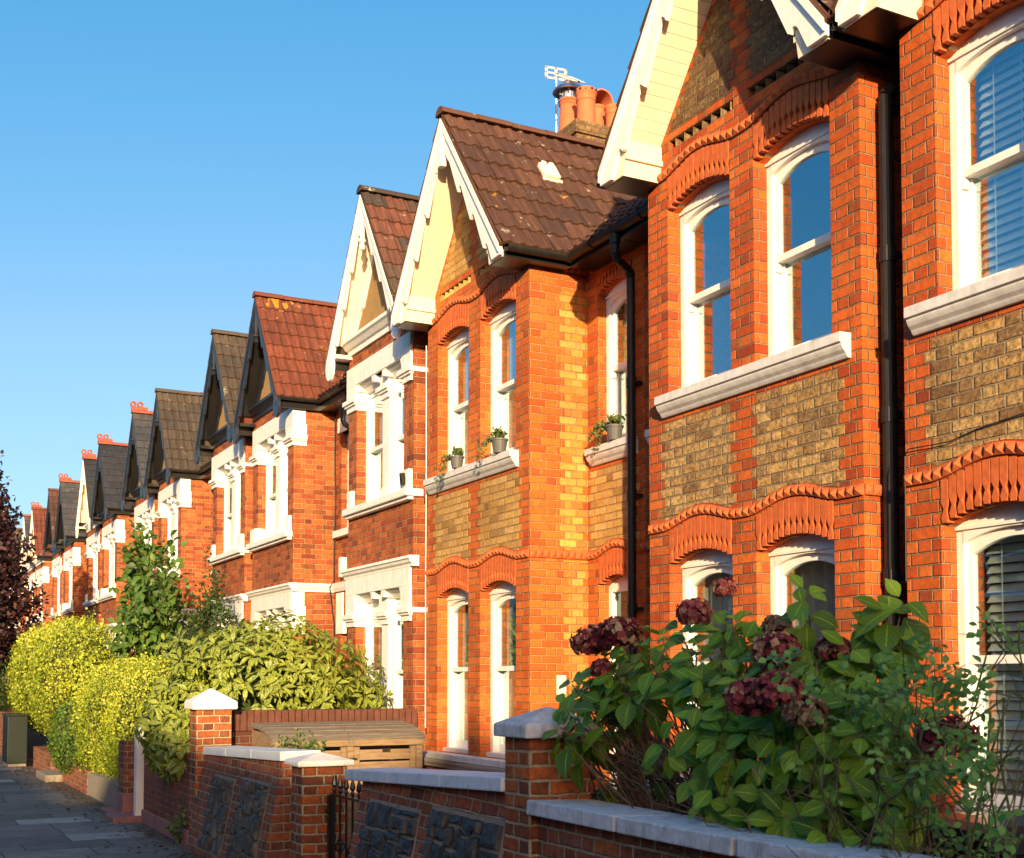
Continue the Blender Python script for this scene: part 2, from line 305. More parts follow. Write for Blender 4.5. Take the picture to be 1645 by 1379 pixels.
# ------------------------------------------------------------------ mesh builder
class MB:
    def __init__(s): s.v = []; s.f = []; s.uv = {}
    def add(s, vs, fs, uvs=None):
        o = len(s.v); s.v += [tuple(q) for q in vs]
        for i, q in enumerate(fs):
            if uvs: s.uv[len(s.f)] = uvs[i]
            s.f.append(tuple(o + k for k in q))
    def box(s, x0, x1, y0, y1, z0, z1):
        s.add([(x0, y0, z0), (x1, y0, z0), (x1, y1, z0), (x0, y1, z0), (x0, y0, z1), (x1, y0, z1), (x1, y1, z1), (x0, y1, z1)],
              [(0, 3, 2, 1), (4, 5, 6, 7), (0, 1, 5, 4), (1, 2, 6, 5), (2, 3, 7, 6), (3, 0, 4, 7)]); return s
    def hexa(s, p):   # 8 points, bottom ring then top ring
        s.add(p, [(0, 3, 2, 1), (4, 5, 6, 7), (0, 1, 5, 4), (1, 2, 6, 5), (2, 3, 7, 6), (3, 0, 4, 7)]); return s
    def loft(s, rings, cap=True, closed=True):
        n = len(rings[0]); vs = [p for r in rings for p in r]; fs = []
        for i in range(len(rings) - 1):
            for j in range(n if closed else n - 1):
                k = (j + 1) % n; fs.append((i * n + j, i * n + k, (i + 1) * n + k, (i + 1) * n + j))
        if cap and closed: fs += [tuple(range(n - 1, -1, -1)), tuple(range((len(rings) - 1) * n, len(rings) * n))]
        s.add(vs, fs); return s
    def px(s, poly, x0, x1):  # polygon in (y, z) extruded along x
        return s.loft([[(x0, a, b) for a, b in poly], [(x1, a, b) for a, b in poly]])
    def py(s, poly, y0, y1):  # polygon in (x, z) extruded along y
        return s.loft([[(a, y0, b) for a, b in poly], [(a, y1, b) for a, b in poly]])
    def pz(s, poly, z0, z1):
        return s.loft([[(a, b, z0) for a, b in poly], [(a, b, z1) for a, b in poly]])
    def tube(s, pts, r, n=8, r1=None, cap=True):
        pts = [Vector(p) for p in pts]; rings = []
        for i, p in enumerate(pts):
            t = (pts[min(i + 1, len(pts) - 1)] - pts[max(i - 1, 0)]).normalized()
            a = t.cross(Vector((0, 0, 1)) if abs(t.z) < .9 else Vector((1, 0, 0))).normalized(); b = t.cross(a)
            rr = r if r1 is None else r + (r1 - r) * i / max(1, len(pts) - 1)
            rings.append([tuple(p + a * rr * math.cos(2 * math.pi * k / n) + b * rr * math.sin(2 * math.pi * k / n)) for k in range(n)])
        return s.loft(rings, cap)
    def lathe(s, prof, c, n=20):
        return s.loft([[(c[0] + r * math.cos(2 * math.pi * k / n), c[1] + r * math.sin(2 * math.pi * k / n), c[2] + z) for k in range(n)] for r, z in prof])
    def build(s, name, mat, parent=None, smooth=False, bevel=0.0, fix=True):
        me = bpy.data.meshes.new(name)
        o = bpy.data.objects.new(name, me)
        off = Vector((0, 0, 0))
        if parent is not None:
            off = WL[parent.name]; o.parent = parent
        WL[o.name] = off
        me.from_pydata([(a - off.x, b - off.y, c - off.z) for a, b, c in s.v], [], s.f)
        if s.uv:
            lay = me.uv_layers.new(name='UVMap')
            for i, q in s.uv.items():
                for k, li in enumerate(me.polygons[i].loop_indices): lay.data[li].uv = q[k]
        if fix:
            bm = bmesh.new(); bm.from_mesh(me); bmesh.ops.recalc_face_normals(bm, faces=bm.faces); bm.to_mesh(me); bm.free()
        if smooth:
            me.polygons.foreach_set('use_smooth', [True] * len(me.polygons))
        me.materials.append(M[mat] if isinstance(mat, str) else mat)
        COL.objects.link(o)
        if bevel:
            md = o.modifiers.new('bevel', 'BEVEL'); md.width = bevel; md.segments = 2; md.limit_method = 'ANGLE'
        return o
WL = {}
def tag(o, label, cat, group=None, kind=None):
    o['label'] = label; o['category'] = cat
    if group: o['group'] = group
    if kind: o['kind'] = kind
    return o
def thing(name, label, cat, loc, group=None):
    o = bpy.data.objects.new(name, None); o.empty_display_size = .3; COL.objects.link(o); o.location = loc
    WL[o.name] = Vector(loc); return tag(o, label, cat, group)
def solid(o, label, cat, group=None):
    """moves the origin of a single-mesh thing to the base of its mesh"""
    me = o.data; n = len(me.vertices); co = np.empty(n * 3); me.vertices.foreach_get('co', co); co = co.reshape(-1, 3)
    c = (co.min(0) + co.max(0)) / 2; c[2] = co[:, 2].min(); co -= c; me.vertices.foreach_set('co', co.ravel()); o.location = c
    WL[o.name] = Vector(c); return tag(o, label, cat, group)
def struct(o): o['kind'] = 'structure'; return o
# ------------------------------------------------------------------ house pieces
XF, XR = 5.68, 6.34                       # bay front plane, recessed plane
def arch_z(t, zs, rise): return zs + rise * (1 - (2 * t - 1) ** 2)
def wall_strips(mb, x0, x1, y0, y1, z0, z1, ops):
    """wall slab between two x planes with arched openings (ya, yb, zb, zspring, rise)"""
    cols = sorted({round(q, 4) for o in ops for q in o[:2]} | {y0, y1})
    for a, b in zip(cols[:-1], cols[1:]):
        here = sorted([o for o in ops if o[0] <= a + 1e-4 and o[1] >= b - 1e-4], key=lambda o: o[2])
        zc = z0; low = [(a, z0), (b, z0)]
        for o in here:
            mb.px(low + [(b, o[2]), (a, o[2])], x0, x1)
            k = 12 if o[4] or len(o) > 5 else 1
            low = [(a + (b - a) * i / k, o[5](a + (b - a) * i / k) if len(o) > 5 else arch_z(i / k, o[3], o[4])) for i in range(k + 1)]
        mb.px(low + [(b, z1), (a, z1)], x0, x1)

def tiles(name, mat, parent, P, U, D, L, S, tw=.30, gauge=.29, amp=.020, flat=False, jit=1):
    """interlocking tiles: courses laid down the slope D from the ridge line P + t U"""
    P, U, D = Vector(P), Vector(U).normalized(), Vector(D).normalized(); Nn = U.cross(D)
    if Nn.z < 0: Nn = -Nn
    mb = MB(); nc = max(1, round(S / gauge)); gauge = S / nc; nt = max(1, round(L / tw)); tw = L / nt
    prof = [(0, 0.0), (.10, .0), (.16, .7), (.24, 1.), (.32, .7), (.38, 0), (.60, 0), (.66, .7), (.74, 1.), (.82, .7), (.88, 0), (.985, 0)]
    if flat: prof = [(0, 0), (.985, 0)]
    r = random.Random(int(P.y * 100) + int(L * 37))
    for c in range(nc):
        for t in range(nt):
            j = r.uniform(-.004, .006) * jit; j2 = r.uniform(-.006, .006) * jit
            sh = .5 * tw * (c % 2) if flat else 0
            top, bot, drip, uvs = [], [], [], []
            for q, hh in prof:
                u = min(max((t + q) * tw + sh - (tw * .5 if flat else 0), 0), L); h = hh * amp
                top.append(P + U * u + D * (c * gauge) + Nn * (h + .002))
                bot.append(P + U * u + D * ((c + 1) * gauge + .035 + j2) + Nn * (h + .026 + j))
                drip.append(P + U * u + D * ((c + 1) * gauge + .035 + j2) + Nn * (h - .004))
            n = len(prof); vs = top + bot + drip; fs, uv = [], []
            for i in range(n - 1):
                a0, a1 = t + prof[i][0], t + prof[i + 1][0]
                fs.append((i, i + 1, n + i + 1, n + i)); uv.append([(a0, c + .02), (a1, c + .02), (a1, c + .97), (a0, c + .97)])
                fs.append((n + i, n + i + 1, 2 * n + i + 1, 2 * n + i)); uv.append([(a0, c + .97), (a1, c + .97), (a1, c + .98), (a0, c + .98)])
            mb.add(vs, fs, uv)
    # the batten deck under the tiles
    a, b = P - Nn * .012, P + D * S - Nn * .012
    mb.hexa([tuple(q) for q in (a - Nn * .04, a + U * L - Nn * .04, b + U * L - Nn * .04, b - Nn * .04, a, a + U * L, b + U * L, b)])
    return mb.build(name, mat, parent, fix=False)

def ridge_line(name, mat, parent, p0, p1, r=.10, seg=.45, h=1.0):
    p0, p1 = Vector(p0), Vector(p1); d = (p1 - p0); n = max(1, round(d.length / seg)); d /= n
    u = d.normalized(); s = u.cross(Vector((0, 0, 1))).normalized(); mb = MB()
    for i in range(n):
        e = random.uniform(-.006, .006)
        a, b = p0 + d * i, p0 + d * (i + .985)
        rings = []
        for q in (a, b):
            rings.append([tuple(q + s * (-r * 1.15) * math.cos(k * math.pi / 8) + Vector((0, 0, (r * h) * math.sin(k * math.pi / 8) - .05 + e))) for k in range(9)])
        mb.loft(rings)
    return mb.build(name, mat, parent)

def bargeboard(parent, yc, x, apex, slope, half, mat, style, foot=.0, wid=.33, zmin=0.):
    """two scalloped boards below the verge"""
    out = []
    for sg in (-1, 1):
        mb = MB(); n = 64; top, bot = [], []
        for i in range(n + 1):
            v = half * i / n; zt = apex - slope * v
            s = v * math.hypot(1, slope)
            per = .50 if style != 'plain' else 9
            f = (s - .30) / per; k = f - math.floor(f)
            if style == 'plain': w = wid * .8
            elif s < .30: w = wid * .78
            else:
                w = wid * (.72 + .36 * min(1, k / .72) if k < .72 else 1.08 - .36 * (1 - (1 - (k - .72) / .28) ** 2.2))
            top.append((yc + sg * v, zt)); bot.append((yc + sg * v, max(zt - w * 1.04, zmin + .02 * v)))
        mb.px(top + bot[::-1], x, x + .035)
        # moulding strip along the top edge
        e = .075
        mb.px([(a, b + .004) for a, b in top] + [(a, b - e) for a, b in top[::-1]], x - .022, x + .001)
        if foot:   # round foot with a pierced centre
            c = (yc + sg * (half - .02), apex - slope * half - .15); R = .135
            o = [(c[0] + R * math.cos(t * math.pi / 14), c[1] + R * 1.35 * math.sin(t * math.pi / 14)) for t in range(28)]
            mb.px(o, x - .008, x + .033)
            h = [(c[0] + .03 * math.cos(t * math.pi / 6), c[1] + .03 + .03 * math.sin(t * math.pi / 6)) for t in range(12)]
            mb.px(h, x - .014, x - .007)
        out.append(mb.build('bargeboard', mat, parent))
    return out

def soffit(parent, yc, x0, x1, apex, slope, v0, v1, mat, boards):
    for sg in (-1, 1):
        mb = MB(); n = 18 if boards else 1
        for i in range(n):
            a = v0 + (v1 - v0) * i / n; b = v0 + (v1 - v0) * (i + 1) / n - (.006 if boards else 0)
            za, zb = apex - slope * a, apex - slope * b
            mb.px([(yc + sg * a, za), (yc + sg * b, zb), (yc + sg * b, zb + .03), (yc + sg * a, za + .03)], x0, x1)
        mb.build('soffit', mat, parent)

def gutter_run(mb, pts, r=.055):
    """half-round gutter along a polyline"""
    pts = [Vector(p) for p in pts]; rings = []
    for i, p in enumerate(pts):
        t0 = (pts[i] - pts[i - 1]).normalized() if i else (pts[1] - pts[0]).normalized()
        t1 = (pts[i + 1] - pts[i]).normalized() if i < len(pts) - 1 else t0
        t = (t0 + t1).normalized(); s = t.cross(Vector((0, 0, 1))).normalized() / max(.5, t.dot(t1))
        ring = [tuple(p + s * r * math.cos(math.pi + k * math.pi / 10) + Vector((0, 0, r * math.sin(math.pi + k * math.pi / 10)))) for k in range(11)]
        ring += [tuple(p + s * (r - .012) * math.cos(2 * math.pi - k * math.pi / 10) + Vector((0, 0, (r - .012) * math.sin(2 * math.pi - k * math.pi / 10)))) for k in range(11)]
        rings.append(ring)
    mb.loft(rings)
    for a, b in zip(pts[:-1], pts[1:]):          # union clips
        L = (b - a).length; d = (b - a).normalized()
        for k in range(1, max(1, int(L / .8)) + 1):
            q = a + d * (k * L / (int(L / .8) + 1)); s = d.cross(Vector((0, 0, 1))).normalized()
            mb.loft([[tuple(q + d * e + s * (r + .008) * math.cos(math.pi + j * math.pi / 8) + Vector((0, 0, (r + .008) * math.sin(math.pi + j * math.pi / 8)))) for j in range(9)] for e in (-.025, .025)])

def pipe_run(mb, x, y, z0, z1, r=.036, off=None):
    pts = [(x, y, z0), (x, y, z1)]
    mb.tube(pts, r, 14)
    z = z0 + .3
    while z < z1:
        mb.tube([(x, y, z - .05), (x, y, z + .05)], r + .008, 14)
        mb.box(x - .01, x + .085, y - .06, y + .06, z - .02, z + .012); z += 1.05
    if off:
        o = [(x, y, z1 - .01), (x, y, z1 + .04), (x + (off[0] - x) * .12, y + (off[1] - y) * .12, z1 + .09), (x + (off[0] - x) * .85, y + (off[1] - y) * .85, z1 + .15), (off[0], off[1], z1 + .20), (off[0], off[1], off[2])]
        mb.tube(o, r, 14); mb.tube([o[1], o[2]], r + .007, 14); mb.tube([(off[0], off[1], off[2] - .09), (off[0], off[1], off[2])], r + .012, 14)

def slats(mb, x, y0, y1, z0, z1, gap=.055, tilt=.6):
    z = z0
    while z < z1:
        dx, dz = .031 * math.cos(tilt), .031 * math.sin(tilt)
        mb.hexa([(x - dx, y0, z - dz - .001), (x + dx, y0, z + dz - .001), (x + dx, y1, z + dz - .001), (x - dx, y1, z - dz - .001),
                 (x - dx, y0, z - dz + .001), (x + dx, y0, z + dz + .001), (x + dx, y1, z + dz + .001), (x - dx, y1, z - dz + .001)]); z += gap
    for yy in (y0 + .12, (y0 + y1) / 2, y1 - .12): mb.box(x - .024, x - .0225, yy - .003, yy + .003, z0, z1)
def pleats(mb, x, y0, y1, z0, z1, n=9, amp=.03):
    k = n * 6; ring = []
    for i in range(k + 1):
        t = i / k; ring.append((x + amp * math.sin(t * n * 2 * math.pi) + amp * .4 * math.sin(t * n * 5), y0 + (y1 - y0) * t))
    mb.loft([[(a, b, z) for a, b in ring] for z in (z0, z1)], cap=False, closed=False)

def sash(parent, xf, y0, y1, z0, zs, rise, inside=('net',), glass='glass', white='white', cill=True, zm=None, parts=True):
    """box sash window filling one opening; sub-parts are its panes, its blind or curtain and the dark room"""
    y0, y1 = min(y0, y1), max(y0, y1)
    mb = MB(); j = .054; zm = zm or (z0 + zs + rise) / 2 + .02
    def curve(ya, yb, z, r, k=14): return [(ya + (yb - ya) * i / k, arch_z(i / k, z, r)) for i in range(k + 1)]
    mb.box(xf, xf + .11, y0, y0 + j, z0, zs); mb.box(xf, xf + .11, y1 - j, y1, z0, zs)
    if cill: mb.box(xf - .05, xf + .12, y0, y1, z0 - .002, z0 + .045)
    top = curve(y0, y1, zs, rise); lo = curve(y0 + j, y1 - j, zs - .10, rise * .75)
    mb.px([(y0, zs)] + top[1:-1] + [(y1, zs), (y1 - j, zs)] + lo[::-1] + [(y0 + j, zs)], xf - .004, xf + .10)
    if rise: mb.px([(y0 + .004, zs - .022), (y1 - .004, zs - .022), (y1 - .004, zs - .002), (y0 + .004, zs - .002)], xf - .018, xf - .003)
    a, b = y0 + j, y1 - j; zt = zs - .10
    s = .040; xu, xl = xf + .03, xf + .075
    mb.box(xu, xu + .04, a, a + s, zm, zt); mb.box(xu, xu + .04, b - s, b, zm, zt)
    mb.px([(a, zt)] + curve(a, b, zt, rise * .74)[1:-1] + [(b, zt)] + [(b - s, zt)] + curve(a + s, b - s, zt - .07, rise * .95)[::-1] + [(a + s, zt)], xu + .001, xu + .039)
    mb.box(xu - .006, xu + .042, a, b, zm - .022, zm + .028)
    for yy in (a, b - .03): mb.px([(yy, zm - .022), (yy + .03, zm - .022), (yy + .026, zm - .085), (yy + .004, zm - .085)], xu - .003, xu + .038)
    mb.box(xl, xl + .04, a, a + s, z0 + .045, zm - .0225); mb.box(xl, xl + .04, b - s, b, z0 + .045, zm - .0225)
    mb.box(xl + .001, xl + .039, a + s, b - s, z0 + .045, z0 + .125); mb.box(xl + .001, xl + .039, a, b, zm - .022, zm + .02)
    w = mb.build('window', white, parent)
    g = MB(); cz = curve(a + s * .5, b - s * .5, zt - .06, rise * .95)
    g.px([(a + s * .5, zm)] + cz + [(b - s * .5, zm)], xu + .018, xu + .022)
    g.build('pane', glass, w)
    g = MB(); g.box(xl + .018, xl + .022, a + s * .5, b - s * .5, z0 + .1, zm); g.build('pane', glass, w)
    if glass == 'glass':
        r = MB(); e = .012; X0, X1 = xf + .125, xf + 1.0; A, B, C, D = y0 - e, y1 + e, z0 - e, zs + rise + e
        r.add([(X0, A, C), (X1, A, C), (X1, B, C), (X0, B, C), (X0, A, D), (X1, A, D), (X1, B, D), (X0, B, D)],
              [(0, 1, 2, 3), (7, 6, 5, 4), (0, 4, 5, 1), (1, 5, 6, 2), (3, 2, 6, 7)])
        r.build('dark_room', 'room', w, fix=False)
        kind = inside[0]
        if kind == 'blind':
            r = MB(); slats(r, xf + .17, a + .03, b - .03, z0 + .12, zs + rise - .05, .058, inside[1]); r.build('blind', 'slat', w)
        elif kind == 'net':
            r = MB(); pleats(r, xf + .2, y0 - .01, y1 + .01, z0, zs + rise, 7, .018); r.build('curtain', 'net', w, smooth=True, fix=False)
        elif kind == 'side':
            for q0, q1 in ((y0 - .01, y0 + .16), (y1 - .20, y1 + .01)):
                r = MB(); pleats(r, xf + .2, q0, q1, z0, zs + rise, 3, .025); r.build('curtain', 'curtain', w, smooth=True, fix=False)
        elif kind == 'roller':
            r = MB(); r.box(xf + .17, xf + .174, a, b, zm - inside[1], zs + rise); r.build('blind', 'slat', w)
    return w

def moulding_y(mb, x, y0, y1, z0, z1, out=.10, steps=None):
    """sill: flat fascia above an ogee, run along y; x is the wall plane"""
    h = z1 - z0
    prof = [(x + .12, z1), (x - out, z1 - .006), (x - out, z1 - h * .42), (x - out + .018, z1 - h * .45), (x - out + .018, z1 - h * .52), (x - out + .024, z1 - h * .6),
            (x - out + .034, z1 - h * .70), (x - out + .055, z1 - h * .82), (x - out + .062, z1 - h * .9), (x - out + .075, z0), (x + .12, z0)]
    mb.py(prof, y0, y1)

def panel(name, mat, parent, X, y0, y1, z0, z1, axis='x', low=None, tooth=.058, lim=None, proud=.0035):
    """toothed brick panel, one strip per course, a few mm proud; low(y) is an optional curved lower edge"""
    mb = MB(); k0, k1 = int(math.floor(z0 / COURSE)), int(math.ceil(z1 / COURSE))
    for k in range(k0, k1):
        t = tooth if k % 2 else 0
        a, b = y0 + t, y1 - t; za, zb = max(z0, k * COURSE), min(z1, (k + 1) * COURSE)
        if lim:
            la, lb = lim(zb); a, b = max(a, la), min(b, lb)
            if b - a < .05: continue
        if axis == 'x':
            n = 8 if low else 1; lo = [(a + (b - a) * i / n, max(za, low(a + (b - a) * i / n)) if low else za) for i in range(n + 1)]
            if low and min(q[1] for q in lo) >= zb - .004: continue
            lo = [(p, min(q, zb - .002)) for p, q in lo]
            mb.px(lo + [(b, zb), (a, zb)], X - proud, X + .01)
        else:
            mb.box(a, b, X - proud, X + .01, za, zb)
    return mb.build(name, mat, parent)

def wave(v, spans, amp):
    for a, b in spans:
        if a - .06 < v < b + .06:
            t = (v - (a - .06)) / (b - a + .12); return amp * (.5 - .5 * math.cos(2 * math.pi * t)) ** .8
    return 0.

def string_course(parent, yc, side, z, hw, spans, recess_to, amp=.085, rspan=None):
    """moulded pyramid bricks: waved over the bay windows, along the return and the recess"""
    mb = MB(); u = .0762; h = .072
    def block(p0, p1, q, e0, e1):
        # p0, p1: ends on the wall plane; q: outward vector
        a, b = Vector(p0), Vector(p1); q = Vector(q)
        A, B, C, D = a, b, b + Vector((0, 0, h)), a + Vector((0, 0, h)); o = q * .018
        ring0 = [tuple(w - q * .02) for w in (A, B, C, D)]; ring1 = [tuple(w + o) for w in (A, B, C, D)]
        mid = (A + C) / 2 + q * .045; t = ((B + C) / 2 - mid)
        n1 = mid + Vector((0, 0, 0))
        vs = ring0 + ring1 + [tuple(n1)]
        mb.add(vs, [(0, 1, 5, 4), (1, 2, 6, 5), (2, 3, 7, 6), (3, 0, 4, 7), (4, 5, 8), (5, 6, 8), (6, 7, 8), (7, 4, 8)])
    n = round(2 * hw / u)
    for i in range(n):
        va, vb = -hw + 2 * hw * i / n, -hw + 2 * hw * (i + .93) / n
        block((XF, yc + side * va, z + wave(va, spans, amp)), (XF, yc + side * vb, z + wave(vb, spans, amp)), (-1, 0, 0), 0, 0)
    for sg, xe in ((1, XR), (-1, XR)):
        n = round((xe - XF) / u)
        for i in range(n):
            xa, xb = XF + (xe - XF) * i / n, XF + (xe - XF) * (i + .93) / n
            block((xa, yc + side * sg * hw, z), (xb, yc + side * sg * hw, z), (0, side * sg, 0), 0, 0)
    n = round((recess_to - hw) / u)
    for i in range(n):
        va, vb = hw + (recess_to - hw) * i / n, hw + (recess_to - hw) * (i + .93) / n
        f = (lambda v: wave(v, [rspan], amp)) if rspan else (lambda v: 0)
        block((XR, yc + side * va, z + f(va)), (XR, yc + side * vb, z + f(vb)), (-1, 0, 0), 0, 0)
    return mb.build('string_course', 'band', parent)

def brick_arch(parent, x, yc, side, va, vb, zs, rise, ztop, n=13):
    """rubbed brick voussoirs ending in pointed drops"""
    mb = MB(); cx = (va + vb) / 2; lo, hi = va + .002, vb - .002
    for i in range(n):
        t0, t1 = (i + .07) / n, (i + .93) / n; tm = (t0 + t1) / 2
        v0, v1 = lo + (hi - lo) * t0, lo + (hi - lo) * t1; vm = (v0 + v1) / 2
        zb = arch_z(tm, zs, rise); zt = ztop(vm); w = (v1 - v0)
        def P(v, z): return (yc + side * v, z)
        poly = [P(v0, zt), P(v1, zt), P(v1, zb + .125), P(vm + .14 * w, zb + .085), P(vm + .47 * w, zb + .035), P(vm + .34 * w, zb + .004), P(vm - .34 * w, zb + .004), P(vm - .47 * w, zb + .035), P(vm - .14 * w, zb + .085), P(v0, zb + .125)]
        mb.px(poly, x - .006 - .004 * random.random(), x + .055)
    lo_, hi_ = sorted((yc + side * va, yc + side * vb))      # mortar bed behind the voussoirs
    m2 = [(lo_ + (hi_ - lo_) * i / 12, arch_z(i / 12, zs, rise) + .125) for i in range(13)]
    mb.px(m2 + [(y, ztop((y - yc) * side)) for y, _ in m2[::-1]], x + .022, x + .052)
    return mb.build('arch', 'arch', parent)

# ------------------------------------------------------------------ red brick house with a square gabled bay
def roof_set(h, yc, side, apex, slope, half, xv, mat, ymain, flat=False, ridge_mat=None, finial=False, x_back=8.2, deck=.17, jit=1, zmain=8.33):
    amp = .020
    for sg in (1, -1):
        d = Vector((0, sg, -slope)); S = (half + .05) * math.hypot(1, slope)
        tiles('roof_slope', mat, h, (xv - .03, yc + sg * .0, apex), (1, 0, 0), d, x_back - xv, S, flat=flat, gauge=.29 if not flat else .23, jit=jit)
    rm = ridge_mat or mat
    ridge_line('ridge_tile', rm, h, (xv - .05, yc, apex + .02), (x_back, yc, apex + .02), .085)
    # main roof: eave along the recess
    y0, y1 = ymain
    S = math.hypot(3.0, 2.4)
    tiles('main_roof', mat, h, (9.05, y0, zmain), (0, 1, 0), (-3.0, 0, -2.4), y1 - y0, S, flat=flat, jit=jit)
    if finial:
        mb = MB()
        for q in (-.04, .16):
            cx = xv + q * .8 + .02; ring = []
            for k in range(16):
                a = 2 * math.pi * k / 16
                ring.append((cx + .085 * math.cos(a), apex + .19 + .085 * math.sin(a)))
            for k in range(16):
                a, b = 2 * math.pi * k / 16, 2 * math.pi * (k + 1) / 16
                pl = [(cx + r * math.cos(t), apex + .18 + r * math.sin(t)) for r, t in ((.072, a), (.072, b), (.034, b), (.034, a))]
                mb.py(pl, yc - .03, yc + .03)
        mb.box(xv - .06, xv + .32, yc - .032, yc + .032, apex + .02, apex + .13)
        mb.build('ridge_finial', 'ridge_red', h)

def eaves(h, yc, side, half, z, xv, recess_v, hw, pipe_at=None, mat='pipe', drop=.15):
    """gutters of the bay sides and the recess, and the black fascia under them"""
    mb = MB(); e = half + .07
    gutter_run(mb, [(xv + .02, yc + side * e, z), (6.02, yc + side * e, z), (6.02, yc + side * recess_v, z)])
    mb.build('gutter', mat, h); mb = MB()
    gutter_run(mb, [(xv + .02, yc - side * e, z), (6.6, yc - side * e, z)])
    mb.build('gutter', mat, h, smooth=False)
    for sg, xe in ((1, 6.06), (-1, 6.60)):
        f = MB(); w0, w1, w2 = yc + sg * side * (half - .02), yc + sg * side * (half + .012), yc + sg * side * (hw - .05)
        f.px([(w0, z + .03), (w1, z + .03), (w1, z - drop), (w2, z - drop), (w2, z - drop + .03), (w0, z - drop + .03)], xv + .40, 6.34 if sg < 0 else xe)
        w3 = yc + sg * side * 1.068 if drop < .1 else w0
        f.px([(w0, z + .03), (w1, z + .03), (w1, z - drop), (w3, z - drop), (w3, z - drop + .03), (w0, z - drop + .03)], xv + .03, xv + .40)
        f.build('fascia', 'black', h)
    f = MB(); w0, w1 = yc + side * (half + .012), yc + side * recess_v
    f.py([(6.06, z + .03), (6.085, z + .03), (6.085, z - drop + .029), (6.34, z - drop + .029), (6.34, z - drop + .001), (6.06, z - drop + .001)], w0, w1)
    f.build('fascia', 'black', h)

